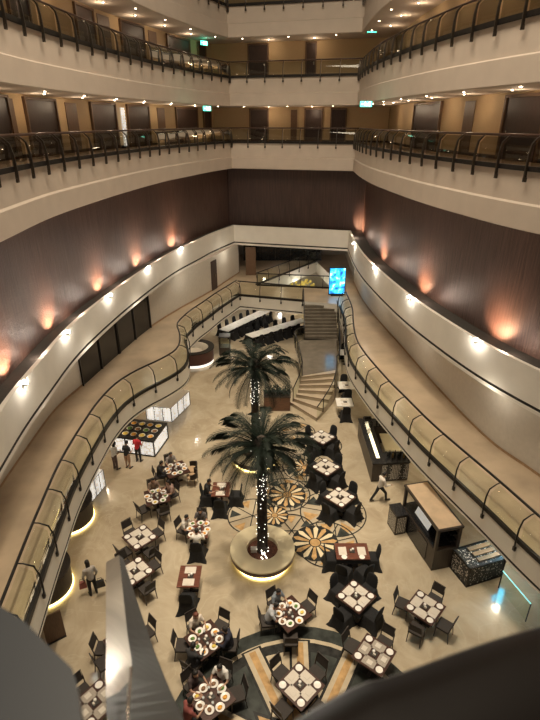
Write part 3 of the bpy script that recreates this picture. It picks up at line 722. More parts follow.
# little white light balls and a box at the palm foot
t = thing('lantern_cluster', 'cluster of small white lights at the foot of the nearer palm', 'lights', (-.2, 14.12, .46)); mb = MB()
for k in range(14): mb.ball((random.uniform(-.13, .13), random.uniform(-.1, .1), random.uniform(.02, .3)), .024, 6, 4)
mb.build('bulbs', M['fairy'], t); mb = MB(); mb.tube([(0, 0, -.03), (.01, 0, .15), (.05, .02, .3)], .012, 5); mb.tube([(0, 0, .08), (-.08, .0, .25)], .01, 5); mb.build('stem', M['bark'], t)
for (x, y, lab) in ((-.62, 14.45, 'small pale box on the soil left of the nearer palm foot'), ):
    t = thing('control_box', lab, 'box', (x, y, .46)); mb = MB(); mb.box((0, 0, .08), (.22, .14, .16)); mb.build('case', M['linen'], t); mb = MB(); mb.box((0, 0, .17), (.24, .16, .025)); mb.build('lid', M['china'], t)
# brown planter box with hedge by the stairs
a, b = at(264, 411, 0), at(290, 411, 0)
t = thing('planter_box', 'brown wooden planter box with dark hedge beside the curved stairs', 'planter', ((a.x+b.x)/2, a.y + .4, 0)); w = b.x - a.x
mb = MB(); mb.box((0, 0, .45), (w, .8, .9)); mb.build('box', M['wood'], t)
mb = MB(); mb.box((0, 0, .92), (w + .06, .86, .05)); mb.build('rim', M['dwood'], t)
mb = MB()
for k in range(420):
    p = Vector((random.uniform(-w/2, w/2), random.uniform(-.4, .4), random.uniform(.95, 1.35))); v = Vector((random.uniform(-1, 1), random.uniform(-1, 1), random.uniform(.1, 1))).normalized() * .16; s = v.cross(Vector((0, 0, 1))).normalized() * .035
    mb.poly([p, p + v*.5 + s, p + v, p + v*.5 - s])
o = mb.build('hedge', M['hedge'], t)

# ================================================================== CURVED STAIRS
t = thing('staircase', 'curved marble staircase coming down from the back mezzanine to the lobby', 'staircase', (3, 30, 0)); O = Vector((3, 30, 0))
inn, outp = [], []
lowL = [(302, 376), (301, 380), (300, 384), (299, 388.5), (298, 393), (296, 397.5), (293, 401.5), (290, 405)]
lowR = [(336, 370), (336, 376), (335.5, 382), (334.5, 388), (332.5, 395), (328.5, 403), (323, 412), (316.5, 421.5)]
N = len(lowL); mb = MB(); zt = 1.45
edges = []
for k in range(N):
    z = zt * (1 - k / (N - 1)) if k < N - 1 else 0
    edges.append((at(*lowL[k], z), at(*lowR[k], z)))
for k in range(N - 1):
    z = edges[k][0].z; l0, r0 = edges[k]; l1, r1 = edges[k+1]
    mb.prism([(l0 - O)[:2], (r0 - O)[:2], (r1 - O)[:2], (l1 - O)[:2]], 0, z)
mb.build('lower_steps', M['steps'], t)
mb = MB()
for k in range(1, N):
    l, r = edges[k][0] - O, edges[k][1] - O; zz = edges[k-1][0].z; d = (r - l); d.z = 0; d.normalize(); n = Vector((-d.y, d.x, 0)) * -.0
    mb.tube([Vector((l.x, l.y, zz - .01)), Vector((r.x, r.y, zz - .01))], .018, 5)
mb.build('step_shade_line', M['panel'], t)  # dark bars drawn in for the shadow lines between treads
L0, R0 = edges[0][0] - O, edges[0][1] - O
la = at(281, 356, zt) - O
mb = MB(); mb.prism([(L0.x, L0.y), (R0.x, R0.y), (R0.x + .25, R0.y + 1.4), (1.7, 3.0), (-.6, 3.3), (-1.3, 2.2), (-1.2, 1.0)], zt - .22, zt); mb.build('landing', M['landing'], t)
mb = MB(); nst = 11; yb, ye = 5.25, 3.0
for k in range(nst):
    z = 3.5 - (3.5 - zt) * (k + 1) / (nst); y1 = yb - (yb - ye) * k / nst - .0; y0 = yb - (yb - ye) * (k + 1) / nst
    mb.box((.62, (y0 + y1) / 2, z - .13), (2.35, (y1 - y0) * 1.02, .26))
mb.build('upper_steps', M['landing'], t)
def glassrun(pts, h, name='balustrade', posts=True):
    mb = MB(); mb.grid([[Vector(p) + Vector((0, 0, .05)) for p in pts], [Vector(p) + Vector((0, 0, h - .04)) for p in pts]]); mb.build('glass_panel', M['glass'], t)
    mb = MB(); mb.tube([Vector(p) + Vector((0, 0, h)) for p in pts], .035, 6)
    mb.build('handrail', M['darksteel'], t)
    for p in (pts[::3] if posts else (pts[0], pts[-1])):
        mb = MB(); mb.tube([Vector(p), Vector(p) + Vector((0, 0, h))], .026, 6); mb.build('newel', M['darksteel'], t)
glassrun([e[1] - O for e in edges], .95)
glassrun([edges[0][0] - O, edges[3][0] - O, edges[6][0] - O], .9, posts=False)
glassrun([(-.56, 5.4, 3.5), (-.56, 4.3, 2.55), (-.58, 3.05, zt)], .95)
cur = spline([(-.58, 3.05), (-1.1, 2.7), (-1.35, 2.0), (-1.2, 1.1), (L0.x, L0.y)], .25)
glassrun([(p.x, p.y, zt) for p in cur], .95)
cur = spline([(R0.x, R0.y), (R0.x + .3, R0.y + .9), (1.85, 2.9), (1.82, 4.6)], .3)
glassrun([(p.x, p.y, zt + max(0, (p.y - 3.0) * .9)) for p in cur], .95)

# ================================================================== SCREENS AND REAR LOBBY
a, b = at(329, 295.5, 3.5), at(344, 295.5, 3.5); w = b.x - a.x
t = thing('display_screen', 'tall bright blue advertising screen standing on the back mezzanine', 'screen', ((a.x+b.x)/2, a.y, 3.5))
mb = MB(); mb.box((0, .06, 1.12), (w + .1, .10, 2.12)); mb.box((0, .06, .05), (w * .8, .4, .1)); mb.build('casing', M['darksteel'], t)
mb = MB(); mb.quad((-w/2, 0, .15), (w/2, 0, .15), (w/2, 0, 2.1), (-w/2, 0, 2.1)); mb.build('picture', M['screen'], t)
t = thing('blue_light_panel', 'blue lit panel under the right mezzanine reflected in the floor', 'light', (9.25, 14.45, 0), -.55)
mb = MB(); mb.box((0, 0, 1.95), (.34, .06, .8)); mb.build('lit_face', M['blue'], t); mb = MB(); mb.box((0, .07, 1.2), (.4, .08, 2.4)); mb.build('frame', M['darksteel'], t)
p = at(300, 287, 0); t = thing('flower_arrangement', 'yellow flower arrangement seen through the far void beyond the bridge', 'flowers', (p.x, 46.5, 0))
mb = MB(); mb.lathe([(.25, 0), (.32, .4), (.22, .8)], 12); mb.build('vase', M['china'], t)
mb = MB()
for k in range(40): mb.ball((random.gauss(0, .6), random.gauss(0, .3), random.uniform(.8, 1.9)), random.uniform(.08, .16), 6, 4)
mb.build('blossoms', M['yellowflower'], t)
# maroon round bar on the left
cx, cy = -5.35, 32.6
t = thing('round_bar', 'round maroon bar counter with white lit foot left of the farther palm', 'bar', (cx, cy, 0))
mb = MB(); mb.lathe([(1.35, .22), (1.35, 1.05)], 40); mb.build('front', M['maroon'], t, True)
mb = MB(); mb.lathe([(1.25, .02), (1.32, .02), (1.32, .2), (1.25, .2)], 40); mb.build('lit_foot', M['whitelit'], t, True)
mb = MB(); mb.lathe([(1.0, 1.05), (1.4, 1.05), (1.4, 1.11), (1.0, 1.11)], 40); mb.build('counter_top', M['counter'], t)
mb = MB(); mb.lathe([(1.0, .02), (1.0, 1.06)], 40); mb.lathe([(.55, .02), (.55, .8), (.0, .82)], 24); mb.build('inner_cabinet', M['china'], t)
t = thing('glass_display_case', 'glass fronted display case standing between round bar and rear tables', 'display case', (-3.3, 33.9, 0))
mb = MB(); mb.box((0, 0, .3), (.8, .8, .6)); mb.build('base', M['dwood'], t); mb = MB(); mb.box((0, 0, 1.0), (.78, .78, .8)); mb.build('glass_box', M['glass'], t); mb = MB()
for sx in (-1, 1):
    for sy in (-1, 1): mb.box((sx*.38, sy*.38, 1.0), (.04, .04, .8))
mb.box((0, 0, 1.42), (.82, .82, .04)); mb.build('frame', M['darksteel'], t)

# ================================================================== COUNTERS AND KIOSKS
def front_grid(mb, p0, p1, z0, z1, nx, nz_, r=.012):
    for k in range(nx + 1):
        q = p0.lerp(p1, k / nx); mb.tube([(q.x, q.y, z0), (q.x, q.y, z1)], r, 4)
    for k in range(nz_ + 1):
        z = z0 + (z1 - z0) * k / nz_; mb.tube([(p0.x, p0.y, z), (p1.x, p1.y, z)], r, 4)
# bar counter U on the right
t = thing('bar_counter', 'dark u shaped bar counter loaded with bottles under the right mezzanine', 'bar', (5.6, 21.3, 0)); O = Vector((5.6, 21.3, 0))
w0, w1 = at(371, 482, 0), at(357.5, 436, 0)
mb = MB(); mb.prism([(w0 - O)[:2], (w0 + Vector((.6, .1, 0)) - O)[:2], (w1 + Vector((.6, 0, 0)) - O)[:2], (w1 - O)[:2]], .02, 1.05); mb.build('west_counter', M['dwood'], t)
mb = MB(); s1 = at(407, 480, 0); A = w0 - O; B = s1 - O
mb.prism([(A.x, A.y), (B.x, B.y), (B.x, B.y + .75), (A.x, A.y + .75)], .02, 1.02); mb.build('south_counter', M['dwood'], t)
mb = MB(); mb.quad((A.x + .45, A.y - .012, .1), (B.x, B.y - .012, .1), (B.x, B.y - .012, .95), (A.x + .45, A.y - .012, .95)); mb.build('lattice_front', M['lattice'], t)
mb = MB(); C_ = w1 - O
mb.prism([(C_.x, C_.y - .7), (C_.x + 1.6, C_.y - .7), (C_.x + 1.6, C_.y), (C_.x, C_.y)], .02, 1.05); mb.build('north_counter', M['dwood'], t)
mb = MB(); mb.prism([(A.x - .04, A.y - .04), (A.x + .62, A.y - .04), (C_.x + .62, C_.y + .04), (C_.x - .04, C_.y + .04)], 1.05, 1.09); mb.prism([(A.x, A.y - .04), (B.x + .03, B.y - .04), (B.x + .03, B.y + .8), (A.x, A.y + .8)], 1.021, 1.085)
mb.prism([(C_.x, C_.y - .72), (C_.x + 1.63, C_.y - .72), (C_.x + 1.63, C_.y + .03), (C_.x, C_.y + .03)], 1.051, 1.088); mb.build('counter_top', M['counter'], t)
mb = MB(); mb.box((A.x + .30, (A.y + C_.y)/2, 1.10), (.16, (C_.y - A.y) * .8, .02), math.atan2(C_.y - A.y, C_.x - A.x) - PI/2); mb.build('light_strip', M['glow2'], t)
def mk_bottle(m):
    def f():
        t = thing('bottle', '', 'bottle'); mb = MB(); mb.lathe([(0, 0), (.045, 0), (.045, .2), (.016, .26), (.016, .32), (0, .32)], 10); mb.build('body', m, t, True)
        mb = MB(); mb.lathe([(.018, .31), (.018, .345), (0, .345)], 8); mb.build('cap', M['chrome'], t); return t
    return f
BK = Kit(mk_bottle(M['bottle'])); BG = Kit(mk_bottle(M['bottleg']))
for k in range(9):
    x = A.x + O.x + .75 + k * .13; y = A.y + O.y + .45 + .12 * (k % 2)
    (BG if k in (2, 6) else BK).put((x, y, 1.085), 0, '%s bottle on the lattice fronted end of the bar, %s from its left' % ('amber' if k in (2, 6) else 'dark', ordn[k]), 'bottles on the bar end')
for k in range(5):
    q = (w1 + Vector((.9 + k * .15, -.35, 0))); BK.put((q.x, q.y, 1.09), 0, 'dark bottle on the far end of the bar, %s from its left' % ordn[k], 'bottles on the far bar end')
p = w1.lerp(w0, .17); t = thing('coffee_machine', 'chrome coffee machine on the far left corner of the bar', 'coffee machine', (p.x + .33, p.y, 1.09))
mb = MB(); mb.box((0, 0, .2), (.42, .5, .4)); mb.build('body', M['chrome'], t); mb = MB(); mb.box((0, 0, .41), (.4, .46, .03))
for k in range(3): mb.lathe([(.05, .42), (.05, .52), (.0, .52)], 8, (-.1 + .1*k, .05, 0))
mb.build('cup_warmer', M['darksteel'], t)
p = w1.lerp(w0, .36); t = thing('menu_stand', 'small pale menu stand on the long side of the bar', 'menu', (p.x + .25, p.y, 1.09)); mb = MB(); mb.box((0, 0, .02), (.18, .1, .02)); mb.build('foot', M['darksteel'], t); mb = MB(); mb.box((0, 0, .17), (.16, .02, .28)); mb.build('card', M['china'], t)
p = w1.lerp(w0, .45); t = thing('work_table', 'pale work table standing inside the bar counter', 'table', (p.x + 1.35, p.y - .1, 0)); mb = MB(); mb.box((0, 0, .86), (.95, 1.5, .05)); mb.build('table_top', M['cream'], t)
for sx in (-1, 1):
    for sy in (-1, 1): mb = MB(); mb.box((sx*.42, sy*.68, .42), (.05, .05, .84)); mb.build('leg', M['darksteel'], t)
# kiosk with copper roof
a, b = at(400, 523, 0), at(431, 571, 0)
ax = (a - b); ax.z = 0; Lk = ax.length; ax.normalize(); perp = Vector((ax.y, -ax.x, 0))
rz = math.atan2(ax.y, ax.x); Wk = 1.0
ctr = b + ax * Lk / 2 + perp * Wk / 2
t = thing('food_kiosk', 'dark wooden kiosk with shining copper roof right of the lobby', 'kiosk', (ctr.x, ctr.y, 0), rz)
H = 1.98; hl, hw = Lk/2, Wk/2     # local x along (far), local y = -perp (left/front = +y)
mb = MB(); mb.box((0, 0, .5), (Lk, Wk, .96)); mb.build('base_cabinet', M['dwood'], t)
mb = MB(); mb.box((0, -hw + .04, 1.45), (Lk, .06, 1.0)); mb.build('back_wall', M['dwood'], t)
for s in (-1, 1):
    for q in (-1, 1): mb = MB(); mb.box((s * (hl - .05), q * (hw - .05), 1.46), (.1, .1, 1.0)); mb.build('corner_post', M['dwood'], t)
mb = MB(); mb.box((0, 0, H), (Lk + .06, Wk + .06, .1)); mb.build('roof_frame', M['dwood'], t)
mb = MB(); mb.quad((-hl + .04, -hw + .04, H + .055), (hl - .04, -hw + .04, H + .055), (hl - .04, hw - .04, H + .055), (-hl + .04, hw - .04, H + .055)); mb.build('roof_panel', M['gold'], t)
for z in (1.25, 1.55): mb = MB(); mb.box((0, -hw + .22, z), (Lk - .2, .3, .03)); mb.build('shelf', M['dglass'], t)
mb = MB(); mb.box((.2, hw + .012, .5), (Lk - .6, .02, .8)); mb.build('front_panel', M['counter'], t)
mb = MB(); mb.box((.1, .1, 1.02), (Lk - .15, Wk - .25, .05)); mb.build('counter_top', M['counter'], t)
def on_kiosk(x, y): v = Matrix.Rotation(rz, 3, 'Z') @ Vector((x, y, 0)); return ctr + v
for k in range(6):
    q = on_kiosk(-.9 + k * .34, -hw + .22); BK.put((q.x, q.y, 1.265), 0, 'dark bottle on the lower kiosk shelf, %s from the near end' % ordn[k], 'kiosk bottles')
q = on_kiosk(.2, .15); t = thing('open_menu_board', 'slanted white lit menu board inside the copper roofed kiosk', 'menu board', (q.x, q.y, 1.045), rz)
mb = MB(); mb.quad((-.55, .12, .02), (.5, .12, .02), (.5, -.02, .35), (-.55, -.02, .35)); mb.build('board', M['board'], t); mb = MB(); mb.box((0, -.03, .17), (.9, .02, .34)); mb.build('back_support', M['darksteel'], t)
q = on_kiosk(hl - .25, hw + .30); t = thing('side_cabinet', 'low patterned cabinet standing on the left of the copper roofed kiosk', 'cabinet', (q.x, q.y, 0), rz)
mb = MB(); mb.box((0, 0, .5), (.7, .48, .98)); mb.build('body', M['dwood'], t); mb = MB(); mb.box((0, .245, .5), (.6, .012, .8)); mb.box((-.355, 0, .5), (.012, .4, .8)); mb.build('lattice_panel', M['lattice'], t)
mb = MB(); mb.box((0, 0, 1.0), (.74, .52, .03)); mb.build('cabinet_top', M['counter'], t)
# lattice counter
A, B, C_ = at(466, 587, 0), at(501, 576, 0), at(452, 569, 0)
u = (B - A).normalized(); Lc = (B - A).length; v = Vector((-u.y, u.x, 0)); Wc = abs((C_ - A).dot(v)) + .1; Wc = max(Wc, .95); rz3 = math.atan2(u.y, u.x)
ctr3 = A + u * Lc/2 + v * Wc/2
t = thing('lattice_counter', 'low counter wrapped in black and white lattice beside the copper kiosk', 'counter', (ctr3.x, ctr3.y, 0), rz3)
mb = MB(); mb.box((0, 0, .45), (Lc, Wc, .88)); mb.build('body', M['lattice'], t)
mb = MB()
for s in (-1, 1):
    for z in (.02, .9): mb.box((0, s * Wc/2, z), (Lc + .05, .05, .05)); mb.box((s * Lc/2, 0, z), (.05, Wc + .05, .05))
    for q in (-1, 1): mb.box((s * Lc/2, q * Wc/2, .46), (.05, .05, .9))
mb.build('frame', M['darksteel'], t)
for k in range(3):
    mb = MB(); mb.box((.22, .28 - .26 * k, .93), (Lc * .62, .17, .04)); mb.build('wood_slat', M['slat'], t)
# low glass screen with teal lit top under the right mezzanine edge
A, B = at(503, 571, .85), at(531, 604, .85)
t = thing('glass_screen', 'low glass screen with pale teal lit top edge right of lattice counter', 'screen', (A.x, A.y, 0)); O = Vector((A.x, A.y, 0)); E = Vector((B.x, B.y, 0)) - O
mb = MB(); mb.quad((0, 0, .03), (E.x, E.y, .03), (E.x, E.y, .83), (0, 0, .83)); mb.build('pane', M['glass'], t)
mb = MB(); mb.tube([(0, 0, .85), (E.x, E.y, .85)], .022, 6); mb.build('top_edge', M['teal'], t); mb = MB()
for k in (0, 1): mb.tube([(E.x*k, E.y*k, 0), (E.x*k, E.y*k, .86)], .02, 6)
mb.build('upright', M['darksteel'], t)
# buffet island with lit lattice front
A, B, Cc = at(118, 452, 0), at(155, 457, 0), at(167, 440, 0)
u = (B - A).normalized(); v = Vector((-u.y, u.x, 0)); Lb = 2.35; Wb = 1.75; rzb = math.atan2(u.y, u.x); ctrb = B - u * Lb/2 + v * Wb/2
t = thing('buffet_island', 'buffet island with lit white lattice front where three guests stand', 'buffet', (ctrb.x, ctrb.y, 0), rzb)
mb = MB(); mb.box((0, 0, .45), (Lb - .05, Wb - .05, .88)); mb.build('body', M['latticew'], t)
mb = MB()
for s in (-1, 1):
    for z in (.03, .9): mb.box((0, s * Wb/2, z), (Lb, .05, .05)); mb.box((s * Lb/2, 0, z), (.05, Wb, .05))
    for q in (-1, -.33, .33, 1): mb.box((q * Lb/2, s * Wb/2, .46), (.05, .05, .9))
mb.build('frame', M['darksteel'], t); mb = MB(); mb.box((0, 0, .93), (Lb + .05, Wb + .05, .04)); mb.build('counter_top', M['counter'], t)
def mk_dish(m):
    def f():
        t = thing('food_dish', '', 'food'); mb = MB(); mb.lathe([(0, 0), (.10, 0), (.17, .06), (.16, .06), (.1, .015)], 16); mb.build('bowl', M['china'], t, True)
        mb = MB(); mb.ball((0, 0, .05), (.13, .13, .05), 10, 5); mb.build('food', m, t, True); return t
    return f
DK = [Kit(mk_dish(M['food%d' % k])) for k in (1, 2, 3, 4)]; DN = ('orange food', 'green salad', 'yellow food', 'brown food')
rb = Matrix.Rotation(rzb, 3, 'Z'); RW = ('front', 'middle', 'back'); CN = ('first', 'second', 'third', 'fourth', 'fifth')
for r in range(3):
    for k in range(5):
        i = (k * 2 + r * 3) % 4; q = ctrb + rb @ Vector((-.95 + k * .46, -.55 + r * .5, 0)); DK[i].put((q.x, q.y, .95), 0, 'bowl of %s on the buffet island, %s row, %s from the left' % (DN[i], RW[r], CN[k]), 'buffet dishes')
# white lit L counter under the rounded nose
A, B, E = at(147, 420, 0), at(172, 422.5, 0), at(190, 405, 0)
t = thing('lit_counter', 'white lit counter with square panels under the rounded mezzanine nose', 'counter', (B.x, B.y, 0)); O = Vector((B.x, B.y, 0))
q1 = A - O; q2 = E - O; nb = Vector((-(q2).y, q2.x, 0)).normalized() * .65
mb = MB(); mb.prism([(0, 0), q2[:2], (q2 + nb)[:2], (q1 + Vector((.1, .75, 0)))[:2], q1[:2]], .02, .95); mb.build('body', M['latticew'], t)
mb = MB(); mb.prism([(.02, -.03), (q2 + Vector((.02, .02, 0)))[:2], (q2 + nb)[:2], (q1 + Vector((.1, .75, 0)))[:2], (q1 + Vector((0, -.03, 0)))[:2]], .951, .985); mb.build('counter_top', M['china'], t)
mb = MB(); front_grid(mb, Vector((0, -.01, 0)), q1 + Vector((0, -.01, 0)), .04, .93, 3, 1, .02); front_grid(mb, Vector((.01, 0, 0)), q2 + Vector((.01, 0, 0)), .04, .93, 3, 1, .02); mb.build('frame', M['darksteel'], t)
A, B = at(92, 502, 0), at(105.5, 486, 0)
t = thing('panel_counter', 'white lit lattice counter under the left mezzanine above the curved counter', 'counter', (A.x, A.y, 0)); O = Vector((A.x, A.y, 0)); E = Vector((B.x, B.y, 0)) - O
mb = MB(); mb.prism([(0, 0), (E.x, E.y), (E.x - .8, E.y + .2), (-.8, .2)], .03, .95); mb.build('body', M['latticew'], t); mb = MB(); front_grid(mb, Vector((.012, 0, 0)), E + Vector((.012, 0, 0)), .03, .95, 3, 1, .016); mb.build('frame', M['darksteel'], t)
p = at(76, 519, 0)
for (px_, py_, r, lab) in ((70, 519, 1.0, 'curved dark counter with warm glowing foot under the left mezzanine'), (46, 588, .95, 'second curved counter with warm glowing foot lower on the left edge'), ):
    p = at(px_, py_, 0); t = thing('curved_counter', lab, 'counter', (p.x, p.y, 0))
    mb = MB(); mb.lathe([(r, .1), (r, .95)], 40); mb.build('front', M['dwood'], t, True); mb = MB(); mb.lathe([(.05, .95), (r + .05, .95), (r + .05, 1.0), (.05, 1.0)], 40); mb.build('counter_top', M['counter'], t)
    mb = MB(); mb.lathe([(r - .03, .02), (r + .02, .02), (r + .02, .09), (r - .03, .09)], 40); mb.build('light_strip', M['glow'], t, True)
p = at(57, 640, 0); t = thing('floor_sign', 'dark leaning board on the floor at the left edge', 'sign', (p.x, p.y, 0), .6)
mb = MB(); mb.box((0, 0, .62), (.6, .05, 1.2)); mb.build('board', M['panel'], t); mb = MB(); mb.box((0, .12, .03), (.6, .35, .05)); mb.build('foot', M['darksteel'], t)
# ================================================================== TABLES, CHAIRS AND TABLEWARE
def mk_chair(fab):
    def f():
        t = thing('dining_chair', '', 'chair')                   # faces +y
        mb = MB(); mb.box((0, 0, .455), (.46, .45, .07)); mb.build('seat', fab, t)
        for sx in (-1, 1):
            mb = MB(); mb.tube([(sx*.205, .2, .43), (sx*.22, .215, 0)], [.02, .014], 6); mb.build('leg', M['chairframe'], t)
            mb = MB(); mb.tube([(sx*.205, -.2, .46), (sx*.22, -.26, 0)], [.02, .014], 6); mb.build('leg', M['chairframe'], t)
        mb = MB(); mb.tube([(-.205, -.2, .44), (-.215, -.25, .7), (-.205, -.31, .95), (.205, -.31, .95), (.215, -.25, .7), (.205, -.2, .44)], .018, 6); mb.build('back_frame', M['chairframe'], t)
        mb = MB(); mb.quad((-.2, -.235, .62), (.2, -.235, .62), (.19, -.30, .92), (-.19, -.30, .92)); mb.quad((-.2, -.25, .62), (.2, -.25, .62), (.19, -.315, .92), (-.19, -.315, .92)); mb.build('backrest', fab, t); return t
    return f
CH = Kit(mk_chair(M['chairfab'])); CT = Kit(mk_chair(M['tan']))
def mk_round_chair():
    t = thing('tub_chair', '', 'chair'); mb = MB(); mb.lathe([(0, .40), (.24, .40), (.25, .46), (.22, .49), (0, .5)], 18); mb.build('seat', M['tan'], t, True)
    mb = MB(); n = 14
    arc = [(.27*math.cos(a), .27*math.sin(a)) for a in [PI*1.0 + PI * k / n for k in range(n + 1)]]
    mb.tube([(x, y, .80 - .1*abs(x)/.27) for x, y in arc], .018, 6); mb.build('back_rail', M['chairframe'], t)
    mb = MB(); mb.grid([[(x, y, .44) for x, y in arc], [(x, y, .79 - .1*abs(x)/.27) for x, y in arc]]); mb.build('backrest', M['chairfab'], t)
    for sx in (-1, 1):
        for sy in (-1, 1): mb = MB(); mb.tube([(sx*.17, sy*.17, .42), (sx*.2, sy*.2, 0)], [.018, .013], 6); mb.build('leg', M['chairframe'], t)
    return t
CR = Kit(mk_round_chair)
def mk_covered():
    t = thing('covered_chair', '', 'chair')
    mb = MB(); rows = []
    for z, h, fl in ((.50, .235, 0), (.47, .25, .01), (.30, .262, .03), (.12, .285, .07), (.01, .31, .13)):
        row = []
        for k in range(32):
            a = 2*PI*k/32; c, s = math.cos(a), math.sin(a); m = max(abs(c), abs(s)); cor = (abs(math.sin(2*a))) ** 6
            r = h / m ** .85 + fl * cor + .012 * math.sin(a * 8) * (1 - z * 2); row.append((r*c, r*s, z))
        rows.append(row)
    mb.grid(rows, 0, True); mb.poly(rows[0]); mb.build('skirt_cover', M['black'], t, True)
    mb = MB(); rows = []
    for z, w, y, th in ((.44, .235, -.20, .04), (.7, .232, -.235, .035), (.88, .215, -.265, .033), (.97, .17, -.28, .03), (1.01, .09, -.287, .02)):
        rows.append([(w*math.cos(a), y + th*math.sin(a), z) for a in [2*PI*k/16 for k in range(16)]])
    mb.grid(rows, 0, True); mb.poly(rows[-1]); mb.build('back_cover', M['black'], t, True); return t
CV = Kit(mk_covered)
def mk_table(w, d, top, ped=True, cloth=None):
    def f():
        t = thing('dining_table', '', 'table')
        mb = MB(); mb.box((0, 0, .725), (w, d, .045)); mb.build('tabletop', top, t)
        if cloth:
            mb = MB(); rows = []
            for z, k in ((.70, 1.0), (.62, 1.01), (.53, 1.02)):
                rows.append([((w/2*k + .005) * x, (d/2*k + .005) * y, z) for x, y in ((-1, -1), (-.5, -.97), (0, -1), (.5, -.97), (1, -1), (.97, -.5), (1, 0), (.97, .5), (1, 1), (.5, .97), (0, 1), (-.5, .97), (-1, 1), (-.97, .5), (-1, 0), (-.97, -.5))])
            mb.grid(rows, 0, True); mb.build('cloth_skirt', M['black'], t)
        mb = MB(); mb.tube([(0, 0, .05), (0, 0, .70)], .045, 8); mb.build('pedestal', M['chairframe'], t)
        mb = MB(); mb.box((0, 0, .025), (.55, .1, .04)); mb.box((0, 0, .0255), (.1, .55, .04)); mb.build('foot', M['chairframe'], t); return t
    return f
TB = {'sq': Kit(mk_table(1.02, 1.02, M['tabletop'])), 'cov': Kit(mk_table(1.0, 1.0, M['tabletop'], cloth=1)), 'two': Kit(mk_table(.78, .95, M['tablered'])), 'wide': Kit(mk_table(1.25, .8, M['tablered'], cloth=1)), 'white': Kit(mk_table(.95, .95, M['whitecloth'])), 'long': Kit(mk_table(.9, 5.6, M['whitecloth']))}
def mk_mat(m, w=.40, d=.30):
    def f():
        t = MB(); t.box((0, 0, .004), (w, d, .007)); t.box((.02, -.02, .012), (w*.42, d*.5, .012)); o = t.build('placemat', [m, M['linen']]); o.data.polygons.foreach_set('material_index', [0]*6 + [1]*6); tag(o, 'x', 'placemat'); return o
    return f
class One(Kit): pass
MT = One(mk_mat(M['linen'])); MD = One(mk_mat(M['linend']))
def mk_plate():
    mb = MB(); mb.lathe([(0, .006), (.06, .006), (.105, .02), (.11, .02), (.065, 0), (0, 0)], 18); o = mb.build('plate', M['china'], None, True); return tag(o, 'x', 'plate')
PL = One(mk_plate)
def mk_fplate(m):
    def f():
        t = thing('meal_plate', '', 'plate'); mb = MB(); mb.lathe([(0, .006), (.08, .006), (.13, .025), (.135, .025), (.085, 0), (0, 0)], 18); mb.build('dish', M['china'], t, True)
        mb = MB(); mb.ball((.01, 0, .02), (.075, .06, .025), 10, 4); mb.build('food', m, t, True); return t
    return f
FP = [Kit(mk_fplate(M['food%d' % k])) for k in (1, 2, 3, 4)]
def mk_glass():
    mb = MB(); mb.lathe([(0, .004), (.028, .004), (.036, .12), (.033, .12), (.026, .01), (0, .01)], 12); o = mb.build('tumbler', M['tumbler'], None, True); return tag(o, 'x', 'glass')
GS = One(mk_glass)
def mk_caddy():
    t = thing('table_caddy', '', 'caddy'); mb = MB(); mb.box((0, 0, .012), (.2, .2, .022)); mb.build('tray', M['caddy'], t)
    mb = MB(); mb.lathe([(.0, .024), (.04, .024), (.045, .1), (0, .1)], 10, (.03, .03, 0)); mb.build('candle_holder', M['china'], t, True)
    mb = MB(); mb.box((-.05, -.03, .06), (.05, .08, .07)); mb.build('sugar_box', M['linen'], t); return t
CD = Kit(mk_caddy)
DIR8 = {(1, 0): 'right', (1, 1): 'far right', (0, 1): 'far', (-1, 1): 'far left', (-1, 0): 'left', (-1, -1): 'near left', (0, -1): 'near', (1, -1): 'near right'}
def dirname(a):
    k = round(a / (PI/4)) % 8; return ('right', 'far right', 'far', 'far left', 'left', 'near left', 'near', 'near right')[k]
SEATS = {}
